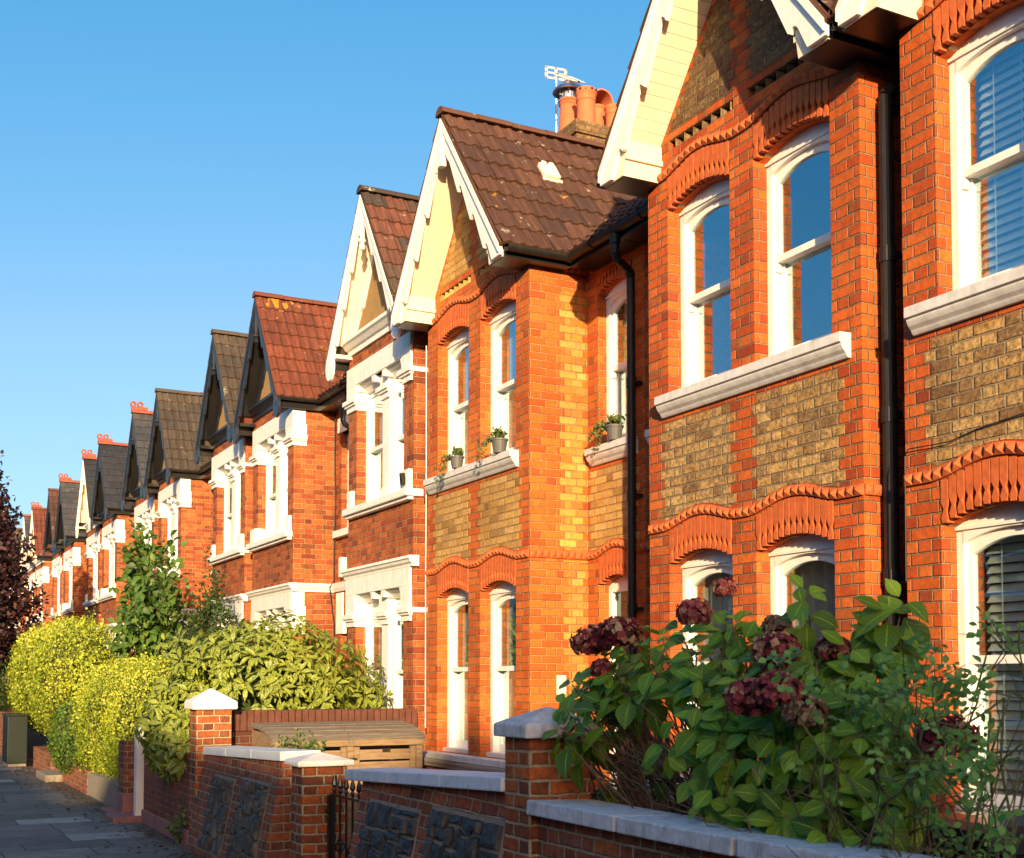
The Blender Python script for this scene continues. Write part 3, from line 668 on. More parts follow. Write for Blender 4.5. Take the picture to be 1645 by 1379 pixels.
def red_house(label, yc, side, brick='brick', stock='stock', gable='soot', pipe='gap', boards=True, inside=None, rec=1.04, gap=.18, group=None, rw=None):
    h = thing('brick_house', label, 'house', (XF, yc, 0), group)
    hw = 1.235; Y = lambda v: yc + side * v
    inside = inside or {}
    G0, G1 = (.95, 2.66), (4.02, 5.53); rise = .09
    wins = [(-hw + .28, -.14), (.14, hw - .28)]
    ops = []
    for a, b in wins:
        lo, hi = sorted((Y(a), Y(b)))
        ops += [(lo, hi, G0[0], G0[1], rise), (lo, hi, G1[0], G1[1], rise)]
    mb = MB(); ya, yb = sorted((Y(-hw), Y(hw)))
    bandz = lambda y, zb: zb - .014 + wave((y - yc) * side, wins, .085)
    cut = [(*o, (lambda y: bandz(y, 2.935)) if o[2] < 3 else (lambda y: bandz(y, 5.80))) for o in ops]
    wall_strips(mb, XF, XF + .05, ya, yb, -.3, 5.84, cut); wall_strips(mb, XF + .05, XF + .30, ya, yb, -.3, 5.84, ops)
    def edge(z): return min(hw, (7.53 - z) / 1.26)
    e0, e1 = edge(5.84), edge(6.02); mb.px([(Y(-e0), 5.84), (Y(e0), 5.84), (Y(e1), 6.02), (Y(-e1), 6.02)], XF, XF + .30)
    # returns, recess, gap wall
    mb.box(XF + .30, XR + .3, Y(hw - .28), Y(hw), -.3, 5.86); mb.box(XF + .30, XR + .9, Y(-hw), Y(-hw + .28), -.3, 5.86)
    ra, rb = rw or (hw + .2, hw + .82)
    lo, hi = sorted((Y(hw), Y(hw + rec))); o0, o1 = sorted((Y(ra), Y(rb)))
    rband = lambda y, zb: zb - .014 + wave((y - yc) * side, [(ra, rb)], .085 if zb < 4 else .03)
    rops = [(o0, o1, .25, G0[1], rise), (o0, o1, G1[0], G1[1], rise)]
    wall_strips(mb, XR, XR + .05, lo, hi, -.3, 5.86, [(*o, (lambda y: rband(y, 2.935)) if o[2] < 3 else (lambda y: rband(y, 5.72))) for o in rops]); wall_strips(mb, XR + .05, XR + .29, lo, hi, -.3, 5.86, rops)
    mb.box(XR, XR + .29, Y(-hw), Y(-hw - gap), -.3, 5.86)
    mb.build('wall', brick, h)
    # gable above the dentil course
    apex_w, sl = 7.38, 1.22
    mb = MB(); z0 = 6.096
    mb.px([(Y(-edge(z0)), z0), (Y(edge(z0)), z0), (yc, 7.53)], XF, XF + .3)
    mb.box(XF + .09, XF + .28, Y(-.92), Y(.92), 6.02, 6.096)
    mb.box(XF, XF + .089, Y(-.09), Y(.09), 6.02, 6.096)
    for sg in (-1, 1): mb.px([(Y(sg * .92), 6.02), (Y(sg * edge(6.02)), 6.02), (Y(sg * edge(6.096)), 6.096), (Y(sg * .92), 6.096)], XF, XF + .3)
    mb.build('gable_wall', brick, h)
    for s0 in (-.92, .09):
        mb = MB()
        for k in range(7):
            v = s0 + .035 + k * .119; c = Y(v + .03)
            mb.pz([(XF + .002, c - .028 * side), (XF + .06, c + .035), (XF + .12, c), (XF + .06, c - .05)], 6.021, 6.095)
        mb.build('dentil_course', gable, h)
    lim = lambda z: (yc - edge(z) + .16, yc + edge(z) - .16)
    for a, b in ((-1.1, -.07), (.07, 1.1)):
        lo, hi = sorted((Y(a), Y(b)))
        panel('gable_panel', gable, h, XF, lo, hi, 6.096 + COURSE * .85, 7.0, lim=lambda z: (yc - edge(z) + .13, yc + edge(z) - .13))
    # string courses and arches
    spans = wins; band = lambda v: wave(v, spans, .085)
    rz = (ra, rb)
    string_course(h, yc, side, 2.935, hw, spans, hw + rec, rspan=rz); string_course(h, yc, side, 5.80, hw, spans, hw + .0, .085)
    for zb, (z0_, zs), zr, wv in ((2.935, G0, 2.935, .085), (5.80, G1, 5.72, .03)):
        for a, b in wins: brick_arch(h, XF, yc, side, a, b, zs, rise, lambda v, zb=zb: zb - .012 + band(v))
        brick_arch(h, XR, yc, side, ra, rb, zs, rise, lambda v, zr=zr, wv=wv: zr - .014 + wave(v, [rz], wv), 10)
    # yellow panels under the first floor sill
    for a, b in ((-hw + .17, -.10), (.10, hw - .17)):
        lo, hi = sorted((Y(a), Y(b)))
        panel('yellow_brick_panel', stock, h, XF, lo, hi, 2.99, 3.80, low=lambda y: 3.02 + band((y - yc) * side))
    lo, hi = sorted((Y(hw + .002), Y(hw + rec - .1)))
    panel('yellow_brick_panel', stock, h, XR, lo, hi, 3.0, 3.80, low=lambda y: 3.02 + wave((y - yc) * side, [rz], .085))
    # sills
    mb = MB(); moulding_y(mb, XF, Y(-hw + .10), Y(hw - .22), 3.85, 4.02); mb.build('window_sill', 'sill', h, bevel=.004)
    mb = MB(); moulding_y(mb, XR, Y(ra - .10), Y(rb + .1), 3.85, 4.02); mb.build('window_sill', 'sill', h, bevel=.004)
    mb = MB(); moulding_y(mb, XF, Y(-hw - .0), Y(hw - .1), .78, .95, .12); mb.build('window_sill', 'sill', h, bevel=.004)
    # windows
    for i, (a, b) in enumerate(wins):
        sash(h, XF + .125, Y(a), Y(b), G1[0], G1[1], rise, inside.get(('u', i), ('none',)), zm=4.80)
        sash(h, XF + .125, Y(a), Y(b), G0[0], G0[1], rise, inside.get(('g', i), ('net',)), zm=1.86)
    sash(h, XR + .10, Y(ra), Y(rb), G1[0], G1[1], rise, inside.get(('r', 0), ('roller', .1)), zm=4.80)
    # front door with its fanlight in the recess
    mb = MB(); d0, d1 = sorted((Y(ra), Y(rb))); X = XR + .12
    mb.box(X, X + .1, d0, d0 + .06, .25, 2.60); mb.box(X, X + .1, d1 - .06, d1, .25, 2.60); mb.box(X - .01, X + .1, d0 + .06, d1 - .06, 2.2, 2.26)
    mb.px([(d0, 2.60), (d1, 2.60), (d1, 2.66)] + [(d1 + (d0 - d1) * i / 10, arch_z(i / 10, 2.66, .085)) for i in range(1, 10)] + [(d0, 2.66)], X, X + .1)
    fr = mb.build('door_frame', 'white', h)
    mb = MB(); mb.box(X + .04, X + .08, d0 + .06, d1 - .06, .25, 2.2)
    for (u0, u1) in ((.1, .27), (.35, .52)):
        for (p0, p1) in ((.4, 1.05), (1.2, 2.05)): mb.box(X + .028, X + .041, d0 + u0, d0 + u1, p0, p1)
    dr = mb.build('door', 'door', h, bevel=.005)
    mb = MB(); mb.box(X + .05, X + .055, d0 + .05, d1 - .05, 2.24, 2.62); mb.build('fanlight', 'glass_dark', h)
    # roof
    apex, slope, half, xv = 7.755, 1.30, 1.36, 5.31
    ym = sorted((Y(-hw - gap), Y(hw + rec)))
    roof_set(h, yc, side, apex, slope, half, xv, 'tile_brown', ym)
    bargeboard(h, yc, xv - .02, apex - .075, slope, half, 'white', 'ogee', 0, .36, 5.785)
    soffit(h, yc, xv + .018, XF + .001, apex_w + .002, sl, .0, 1.06, 'cream', boards)
    for sg in (-1, 1):
        mb = MB()
        mb.px([(yc + sg * 1.035, 6.09), (yc + sg * 1.035, 5.95), (yc + sg * 1.06, 5.80), (yc + sg * 1.066, 5.80), (yc + sg * 1.066, 6.09)], xv + .016, XF - .001)
        mb.px([(yc + sg * 1.03, 6.08), (yc + sg * 1.061, 5.801), (yc + sg * 1.345, 5.801), (yc + sg * 1.345, 5.87), (yc + sg * 1.1, 6.12)], xv + .015, xv + .029)
        mb.box(xv + .0145, XF - .001, yc + sg * 1.015, yc + sg * 1.045, 5.925, 5.965)
        mb.build('boxed_eave', 'cream', h)
    mb = MB(); mb.box(xv - .05, xv + .02, yc - .045, yc + .045, 7.16, 7.62); mb.build('finial_post', 'white', h, bevel=.01)
    eaves(h, yc, side, half, 5.885, xv, hw + rec, hw, drop=.09)
    mb = MB()
    if pipe == 'gap': pipe_run(mb, 5.83, Y(-hw - .085), 0, 5.50, .047, (6.15, Y(-hw - .15), 5.84))
    else: pipe_run(mb, 6.25, Y(hw + rec - .10), 0, 5.46,   .040, (6.03, Y(hw + rec - .02), 5.84))
    mb.build('downpipe', 'pipe', h, smooth=False)
    return h

# ------------------------------------------------------------------ white trimmed house
def impost(mb, x0, y0, y1, z0, z1, x1=None, out=.03):
    """pier-head block: plain above a three step moulding"""
    x1 = x1 or x0 + .25; h = z1 - z0
    mb.box(x0 - out, x1, y0 - .012, y1 + .012, z0 + .16, z1)
    for k, (a, b, e) in enumerate(((.0, .07, -.004), (.07, .10, .022), (.10, .16, .045))):
        mb.box(x0 - out - e, x1, y0 - .012 - max(0, e), y1 + .012 + max(0, e), z0 + a, z0 + b)

def white_house(label, yc, side, brick='brick_w', tile='tile_grey', barge='ink', soff='black', flat=False, finial=False, ridge=None, apex=7.90, xv=5.40, glass='glass', rec=1.20, gap=.26, group=None, hw=1.115, detail=True, boardstyle='ogee', panelmat=None):
    h = thing('bay_house', label, 'house', (XF, yc, 0), group)
    Y = lambda v: yc + side * v
    pr = .30; mul = .15
    wins = [(-hw + pr, -mul), (mul, hw - pr)]
    G0, G1 = (.95, 2.86), (4.00, 5.63)
    mb = MB(); ya, yb = sorted((Y(-hw), Y(hw)))
    o = (min(Y(-hw + pr), Y(hw - pr)), max(Y(-hw + pr), Y(hw - pr)))
    wall_strips(mb, XF, XF + .30, ya, yb, -.3, 6.05, [(*o, G0[0], G0[1], 0), (*o, G1[0], G1[1], 0)])
    mb.box(XF + .30, XR + .3, Y(hw - .28), Y(hw), -.3, 5.98); mb.box(XF + .30, XR + .9, Y(-hw), Y(-hw + .28), -.3, 5.98)
    ra, rb = hw + .28, hw + .90
    lo, hi = sorted((Y(hw), Y(hw + rec))); o0, o1 = sorted((Y(ra), Y(rb)))
    wall_strips(mb, XR, XR + .29, lo, hi, -.3, 6.0, [(o0, o1, .25, 2.66, 0), (o0, o1, G1[0], 5.5, 0)])
    mb.box(XR, XR + .29, Y(-hw), Y(-hw - gap), -.3, 6.0)
    mb.build('wall', brick, h)
    # lintels over both storeys with shouldered openings
    for z0, z1, zi in ((5.63, 5.89, 5.30), (2.86, 3.08, 2.44)):
        mb = MB(); mb.box(XF - .03, XF + .18, Y(-hw + .045), Y(hw + .02), z0, z1)
        for a, b in wins:
            lo, hi = sorted((Y(a), Y(b))); mb.py([(XF + .0, z0 + .001), (XF + .03, z0 - .03), (XF + .06, z0 - .035), (XF + .127, z0 - .11), (XF + .127, z0 + .001)], lo, hi)
            for q, s in ((a, 1), (b, -1)):
                mb.px([(Y(q - s * .02), z0 + .001), (Y(q + s * .11), z0 + .001), (Y(q + s * .075), z0 - .03), (Y(q + s * .06), z0 - .09), (Y(q - s * .02), z0 - .09)], XF - .02, XF + .20)
        lo, hi = sorted((Y(-hw + .045), Y(-hw + pr + .01))); impost(mb, XF, lo, hi, zi, z0 + .001)
        lo, hi = sorted((Y(hw - pr - .01), Y(hw + .008))); impost(mb, XF, lo, hi, zi, z0 + .001, XF + .20)
        lo, hi = sorted((Y(-mul), Y(mul)))
        impost(mb, XF + .07, lo + .02, hi - .02, zi, z0 + .001, XF + .26, .01)
        if z0 < 4: mb.box(XR - .02, XR + .05, *sorted((Y(hw + .12), Y(hw + .42))), zi + .0, z1 - .02)
        mb.build('lintel', 'white_stone', h, bevel=.005)
        mb = MB(); zb = 4.0 if z0 > 4 else .95
        lo, hi = lo + .03, hi - .03
        mb.box(XF + .09, XF + .25, lo, hi, zb, zi + .02)
        mb.hexa([(XF + .04, lo - .045, zb), (XF + .25, lo - .045, zb), (XF + .25, hi + .045, zb), (XF + .04, hi + .045, zb), (XF + .088, lo - .001, zb + .2), (XF + .25, lo - .001, zb + .2), (XF + .25, hi + .001, zb + .2), (XF + .088, hi + .001, zb + .2)])
        mb.build('mullion', 'white_stone', h, bevel=.012)
    # sills with end blocks, string mouldings
    for zt in (4.0, .95):
        mb = MB(); lo, hi = sorted((Y(-hw - .03), Y(hw - .04)))
        mb.box(XF - .11, XF + .12, lo, hi, zt - .09, zt); mb.box(XF - .07, XF + .02, lo + .03, hi - .03, zt - .13, zt - .09)
        for q in ((-hw + .03, -hw + pr + .02), (hw - pr + .06, hw - .08)):
            lo, hi = sorted((Y(q[0]), Y(q[1]))); mb.box(XF - .055, XF + .12, lo, hi, zt, zt + .24)
        mb.build('window_sill', 'white_stone', h, bevel=.012)
    mb = MB(); x = XF
    prof = [(x + .05, 3.21), (x - .085, 3.205), (x - .09, 3.17), (x - .07, 3.16), (x - .06, 3.13), (x - .035, 3.11), (x - .032, 3.081), (x + .05, 3.081)]
    mb.py(prof, *sorted((Y(-hw - .06), Y(hw + .07))))
    q = lambda a: (a[0] - x)
    mb.loft([[(xx, Y(hw) - side * (p[0] - x), p[1]) for p in prof] for xx in (x + .051, XR - .001)])
    if True: mb.py([(XR + .05, 3.21), (XR - .085, 3.205), (XR - .06, 3.13), (XR - .032, 3.081), (XR + .05, 3.081)], *sorted((Y(hw + .09), Y(hw + rec))))
    mb.build('string_moulding', 'white_stone', h)
    # windows
    for a, b in wins:
        for z0, z1 in (G1, G0): sash(h, XF + .13, Y(a), Y(b), z0, z1, 0, ('roller', .3) if z0 > 4 else ('net',), glass, zm=(z0 + z1) / 2 - .06)
    sash(h, XR + .1, Y(ra), Y(rb), G1[0], 5.5, 0, ('net',), glass)
    mb = MB(); mb.box(XR - .08, XR + .1, *sorted((Y(hw + .12), Y(rb + .12))), G1[0] - .1, G1[0]); mb.box(XR - .03, XR + .1, *sorted((Y(ra - .1), Y(rb + .1))), 5.5, 5.72); mb.build('window_sill', 'white_stone', h)
    mb = MB(); d0, d1 = sorted((Y(ra), Y(rb))); mb.box(XR + .14, XR + .19, d0, d1, .25, 2.1); mb.box(XR + .1, XR + .2, d0, d1, 2.1, 2.66); mb.build('door', 'door', h)
    # gable: cornice, roughcast, curved inner boards
    sl = 1.50; aw = apex - .16
    mb = MB(); lo, hi = sorted((Y(-hw + .02), Y(hw - .02)))
    mb.py([(x + .05, 6.26), (x - .13, 6.255), (x - .13, 6.21), (x - .10, 6.19), (x - .06, 6.14), (x - .03, 6.13), (x - .03, 6.06), (x + .05, 6.06)], lo, hi)
    mb.build('cornice', barge if barge != 'cream' else 'white', h)
    mb = MB(); e = min(hw - .002, (aw + .03 - 6.05) / sl - .001); ze = aw + .03 - sl * e
    mb.px([(yc - e, 6.051), (yc + e, 6.051), (yc + e, ze), (yc, aw + .03), (yc - e, ze)], XF, XF + .3); mb.build('gable_wall', 'ochre', h)
    mb = MB()
    for sg in (-1, 1):
        outp, inp = [], []
        for i in range(13):
            t = i / 12; v = .95 * t; zz = min(6.27 + (aw - .25 - 6.27) * math.sqrt(max(0, 1 - t ** 1.9)), aw - .06 - sl * v) if t < 1 else 6.27
            outp.append((yc + sg * v, zz + .0)); inp.append((yc + sg * max(0, v - .085), zz - .16 if i < 9 else zz - .1 * (12 - i) / 4))
        mb.px(outp + [(p, max(6.262, q)) for p, q in inp[::-1]], XF - .03, XF + .01)
    mb.build('gable_frame', barge, h)
    # roof
    slope, half = 1.49, hw + .08
    ym = sorted((Y(-hw - gap), Y(hw + rec)))
    roof_set(h, yc, side, apex, slope, half, xv, tile, ym, flat, ridge, finial, zmain=apex - slope * (half + .05) + 2.45)
    bargeboard(h, yc, xv - .02, apex - .075, slope, half, barge, boardstyle, .1, .30)
    soffit(h, yc, xv + .018, XF + .001, aw + .002, sl, 0, 1.05, soff, False)
    for sg in (-1, 1):
        mb = MB(); mb.box(xv + .018, XF + .02, yc + sg * 1.0, yc + sg * (half - .01), apex - slope * half - .13, apex - slope * half - .08); mb.build('boxed_eave', soff, h)
    mb = MB(); mb.lathe([(.0, -.16), (.03, -.15), (.045, -.11), (.02, -.07), (.045, -.05), (.045, -.02), (.03, 0), (.03, .45), (0, .45)], (xv + .0, yc, apex - .62), 10); mb.build('finial_post', barge, h)
    eaves(h, yc, side, half, apex - slope * (half + .05) - .02, xv, hw + rec, hw)
    if side < 0 or not detail: 
        mb = MB(); pipe_run(mb, 6.25, Y(hw + rec - .12), 0, 5.3, .038, (6.05, Y(hw + rec - .05), 5.7)); mb.build('downpipe', 'pipe', h)
    return h
# ------------------------------------------------------------------ ground
def sheet(name, mat, x0, x1, y0, y1, z):
    mb = MB(); mb.add([(x0, y0, z), (x1, y0, z), (x1, y1, z), (x0, y1, z)], [(0, 1, 2, 3)]); return struct(mb.build(name, mat, fix=False))
sheet('pavement', 'paving', -1.2, 3.30, -60, 140, 0.0)
sheet('garden_ground', 'soil', 3.30, 30, -60, 140, 0.0)
sheet('road', 'road', -8.0, -1.32, -60, 140, -0.12)
mb = MB(); mb.box(-1.32, -1.201, -60, 140, -.3, 0.002); mb.box(-8.12, -8.0, -60, 140, -.3, .002); struct(mb.build('kerb', 'concrete'))
sheet('opposite_pavement', 'paving', -10.5, -8.12, -60, 140, 0.0)
sheet('ground', 'soil', -600, 600, -600, 600, -0.31)

# ------------------------------------------------------------------ the row of houses
A = red_house('orange brick house cut by the right edge, slatted blinds in its windows', 4.435, -1, pipe='gap',
              inside={('u', 1): ('blind', 1.0), ('u', 0): ('blind', 1.0), ('g', 0): ('blind', .9), ('g', 1): ('blind', .9)})
C = red_house('red brick gabled house with two arched sash windows above the hydrangea bush', 7.27, 1, pipe='gap',
              inside={('u', 0): ('none',), ('u', 1): ('none',), ('g', 0): ('net',), ('g', 1): ('net',)})
B = red_house('orange brick gabled house with plant pots on its upper sills and a downpipe', 11.83, -1, brick='brick_b', stock='stock_b', gable='stock_b', pipe='recess', boards=False,
              inside={('u', 0): ('side',), ('u', 1): ('side',), ('g', 0): ('side',), ('g', 1): ('side',)})
D = white_house('brick house with white bargeboards and white roundels, brown mottled roof', 14.60, 1, barge='white', soff='cream', tile='tile_mixed', apex=7.93, xv=5.44)
E_ = white_house('brick house with red tiled roof and dark blue bargeboards, orange lichen on its ridge', 19.26, -1, tile='tile_red', apex=7.87, xv=5.40, brick='brick_w')
F = white_house('brick house with grey brown tiles joined to the red tiled house', 21.98, 1, tile='tile_grey', apex=7.95, glass='glass_dark')
row = [
 ('brick house with grey brown tiles and black boards above the small tree', 26.85, -1, 'tile_grey', 'ink', 'black', 0, 0, 7.92),
 ('slate roofed house with red ridge loops next to the grey brown tiled one', 29.55, 1, 'slate', 'ink', 'black', 1, 1, 7.98),
 ('dark slate roofed house with red ridge loops and a black downpipe', 34.25, -1, 'slate_d', 'ink', 'black', 1, 1, 8.05),
 ('slate roofed house with white bargeboards seen edge on, red ridge loops', 36.95, 1, 'slate_d', 'white', 'cream', 1, 1, 8.08),
 ('house with mid grey slates and black boards, just right of a brown roof', 41.75, -1, 'slate', 'ink', 'black', 1, 1, 8.10),
 ('house with a brown tiled roof and no ridge loops, far along the row', 44.55, 1, 'tile_brown', 'ink', 'black', 0, 0, 8.2),
 ('far house with reddish roof and white bargeboards beside the purple tree', 49.3, -1, 'tile_red', 'white', 'cream', 0, 1, 8.15),
 ('far slate roofed house half hidden by the purple tree', 52.0, 1, 'slate', 'white', 'cream', 1, 0, 8.2),
 ('distant house seen through the purple tree, grey tiles', 56.8, -1, 'tile_grey', 'ink', 'black', 0, 0, 8.2),
 ('most distant house behind the purple tree, red ridge', 59.6, 1, 'tile_red', 'white', 'cream', 0, 0, 8.2)]
for lab, yc, sd, tl, bg_, sf, fl, fi, ap in row:
    white_house(lab, yc, sd, tile=tl, barge=bg_, soff=sf, flat=bool(fl), finial=bool(fi), ridge='ridge_red' if fl else None, apex=ap, glass='glass_dark', detail=False, boardstyle='ogee' if yc < 40 else 'plain')

# small fittings that belong to the houses
mb = MB(); mb.box(5.97, 6.075, 10.565, 10.59, 1.60, 1.79); ph = mb.build('entry_phone', 'plastic', B, bevel=.006)
mb = MB(); mb.box(6.0, 6.045, 10.562, 10.566, 1.62, 1.645)
for k in range(6): mb.box(6.0, 6.045, 10.561, 10.566, 1.69 + k * .013, 1.695 + k * .013)
mb.build('speaker_grille', 'sill', ph)
mb = MB(); mb.tube([(5.665, 13.08, 5.6), (5.667, 13.075, 4.2), (5.665, 13.082, 3.0), (5.667, 13.078, 1.2)], .006, 6); mb.build('cable', 'white', B)
mb = MB(); mb.tube([(6.29, 18.02, 5.75), (6.30, 18.06, 5.2), (6.305, 18.03, 4.4), (6.30, 18.07, 3.6), (6.29, 18.04, 3.25), (6.23, 18.05, 3.15), (6.3, 18.05, 2.6), (6.3, 18.04, 1.5)], .010, 6); mb.build('cable', 'pipe', E_)
mb = MB(); mb.box(6.25, 6.345, 17.60, 17.72, 3.28, 3.58); mb.build('alarm_box', 'white', E_, bevel=.012)
mb = MB(); mb.tube([(5.68, 13.63, 4.10), (5.60, 13.63, 4.11)], .012, 8); mb.tube([(5.61, 13.63, 4.06), (5.58, 13.60, 4.19)], .035, 10); mb.build('security_lamp', 'pipe', D)
mb = MB(); mb.tube([(5.655, 5.655, 2.35), (5.66, 5.655, 3.12), (5.655, 5.62, 3.16), (5.655, 5.3, 3.15), (5.665, 5.1, 3.19), (5.655, 4.4, 3.25), (5.655, 3.4, 3.24)], .004, 6); mb.build('cable', 'pipe', A)
panel('golden_brick_panel', 'brick_mix', B, 10.595, 6.06, 6.338, 1.0, 2.92, axis='y'); panel('golden_brick_panel', 'brick_mix', B, 10.595, 6.02, 6.338, 3.02, 5.6, axis='y')
M['lichen'] = plain('orange_lichen', (.40, .20, .02), .95, .5, .8, 40)
mb = MB(); n_ = Vector((0, -1.49, 1)).normalized(); d_ = Vector((0, -1, -1.49)).normalized()
for u0, v0, rr in ((5.66, .16, .13), (5.80, .20, .09), (5.58, .22, .07), (5.74, .30, .05), (5.62, .52, .035), (5.95, .10, .04)):
    c_ = Vector((u0, 19.26, 7.87)) + d_ * v0 + n_ * .026; ring = [tuple(c_ + (Vector((1, 0, 0)) * math.cos(a) + d_ * math.sin(a)) * rr * random.uniform(.7, 1.15)) for a in [k * math.pi / 7 for k in range(14)]]
    mb.loft([ring, [tuple(Vector(q) * .98 + c_ * .02 - n_ * .03) for q in ring]])
mb.build('lichen_patch', 'lichen', E_)['kind'] = 'stuff'
# vent tile on the roof of house B
sl = 1.30
def on_slope(x, t): return (x, 11.83 - t, 7.755 - sl * t)
mb = MB(); a = on_slope(6.18, .46); n = Vector((0, -sl, 1)).normalized(); d = Vector((0, -1, -sl)).normalized(); u = Vector((1, 0, 0))
def vent(u0, u1, s0, s1, h0, h1):
    p = Vector(a); mb.hexa([tuple(p + u * i + d * j + n * k) for i, j, k in ((u0, s0, h0), (u1, s0, h0), (u1, s1, h0), (u0, s1, h0), (u0, s0, h1), (u1, s0, h1), (u1, s1, h1), (u0, s1, h1))])
vent(0, .20, 0, .22, .02, .07); vent(.03, .085, -.015, .25, .05, .088); vent(.12, .175, -.015, .25, .05, .088); vent(-.015, .215, .23, .275, .02, .045)
mb.build('vent_tile', 'plastic', B, bevel=.006)

# chimney between the orange brick house and the white boarded one
ch = MB(); x0, x1, y0, y1 = 7.78, 8.70, 13.22, 14.12
ch.box(x0, x1, y0, y1, 6.5, 8.50); ch.build('chimney', 'pillar_brick', B)
chm = bpy.data.objects['chimney']
mb = MB(); mb.box(x0 - .04, x1 + .04, y0 - .04, y1 + .04, 8.50, 8.58); mb.box(x0 - .07, x1 + .07, y0 - .07, y1 + .07, 8.58, 8.74); mb.box(x0 - .04, x1 + .04, y0 - .04, y1 + .04, 8.66, 8.74); mb.build('chimney_head', 'soot', chm)
mb = MB(); mb.loft([[(x0 - .04, y0 - .04, 8.74), (x1 + .04, y0 - .04, 8.74), (x1 + .04, y1 + .04, 8.74), (x0 - .04, y1 + .04, 8.74)], [(x0 + .1, y0 + .1, 8.82), (x1 - .1, y0 + .1, 8.82), (x1 - .1, y1 - .1, 8.82), (x0 + .1, y1 - .1, 8.82)]]); mb.build('flaunching', 'cement', chm)
def pot_prof(h, r): return [(r * .9, 0), (r * 1.0, .02), (r * .98, h * .65), (r * 1.0, h * .68), (r * 1.08, h * .70), (r * 1.02, h * .73), (r * 1.06, h * .82), (r * 1.2, h * .9), (r * 1.22, h * .97), (r * 1.12, h), (r * .9, h), (r * .88, h - .15)]
mb = MB(); mb.lathe(pot_prof(.50, .12), (8.02, 13.42, 8.78), 24); mb.build('chimney_pot', 'terra', chm, smooth=False)
mb = MB()
for k in range(12):
    t = 2 * math.pi * k / 12; c = Vector((8.02 +   .142 * math.cos(t), 13.42 +   .142 * math.sin(t), 8.78 + .467)); mb.tube([c, c + Vector((.012 * math.cos(t), .012 * math.sin(t), 0))], .015, 8)
mb.build('pot_vent', 'black', chm)
mb = MB(); mb.lathe([(.15, 0), (.145, .02), (.115, .45), (.12, .47), (.135, .49), (.12, .51), (.14, .53), (.12, .56), (.1, .56)], (8.02, 13.86, 8.78), 20); mb.build('chimney_pot', 'terra', chm)
mb = MB(); mb.lathe([(.10, .50), (.115, .52), (.115, .64), (.10, .64)], (8.02, 13.86, 8.78), 20); mb.lathe([(.0, .80), (.10, .78), (.19, .70), (.215, .65), (.20, .645), (.12, .68), (0, .7)], (8.02, 13.86, 8.78), 22)
for k in range(6): t = k * math.pi / 3; mb.box(8.02 + .13 * math.cos(t) - .008, 8.02 + .13 * math.cos(t) + .008, 13.86 + .13 * math.sin(t) - .008, 13.86 + .13 * math.sin(t) + .008, 9.38, 9.47)
mb.build('chimney_cowl', 'steel', chm, smooth=False)
mb = MB(); mb.lathe(pot_prof(.36, .10), (8.42, 13.40, 8.78), 20); mb.build('chimney_pot', 'terra', chm)
c = (8.36, 13.72, 8.78); mb = MB(); mb.lathe([(.125, 0), (.12, .42), (.135, .44), (.12, .47), (.1, .47)], c, 20)
ring = []
for k in range(15):
    t = -.25 + (math.pi + .5) * k / 14; ring.append((.155 * math.cos(t), .155 * math.sin(t)))
mb.loft([[(c[0] + a, c[1] + s, c[2] + .50 + b) for a, b in ring] + [(c[0] + a * .88, c[1] + s, c[2] + .50 + b * .88) for a, b in ring[::-1]] for s in (-.17, .17)])
mb.build('chimney_pot', 'terra', chm)

# aerial
t = thing('tv_aerial', 'thin television aerial with a white reflector on a pole by the chimney', 'aerial', (8.05, 14.25, 7.2))
mb = MB(); mb.tube([(8.05, 14.25, 7.2), (8.06, 14.26, 9.92)], .014, 8); mb.build('mast', 'alu', t)
mb = MB(); bx = Vector((8.06, 14.26, 9.88)); dr = Vector((-.12, -.85, -.52)).normalized(); mb.tube([bx - dr * .05, bx + dr * .95], .012, 6); mb.build('boom', 'pipe', t)
mb = MB(); sd = dr.cross(Vector((0, 0, 1))).normalized(); up_ = sd.cross(dr)
for k in range(10):
    p = bx + dr * (.22 + .075 * k); w = .15 - .006 * k; mb.tube([p - sd * w, p + sd * w], .009, 5)
mb.build('element', 'alu', t)
mb = MB()
for a, b, c_, d_ in ((-.16, .16, .055, .085), (-.16, .16, -.085, -.055), (-.16, .16, -.012, .012), (-.16, -.12, -.085, .085), (.12, .16, -.085, .085), (-.02, .02, -.085, .085)):
    mb.hexa([tuple(bx - dr * .02 + sd * i + Vector((0, 0, j)) + dr * k) for i, j, k in ((a, c_, 0), (b, c_, 0), (b, c_, .006), (a, c_, .006), (a, d_, 0), (b, d_, 0), (b, d_, .006), (a, d_, .006))])
mb.build('reflector', 'alu', t)
mb = MB(); mb.tube([(8.3, 25.4, 7.6), (8.3, 25.4, 8.75)], .02, 6)
for k in range(5): mb.tube([(8.1 + .1 * k, 25.25, 8.7), (8.1 + .1 * k, 25.55, 8.7)], .012, 5)
mb.tube([(8.05, 25.4, 8.7), (8.6, 25.4, 8.7)], .012, 5)
solid(mb.build('tv_aerial', 'alu'), 'tiny distant aerial behind the ridge of the grey brown roofs', 'aerial')

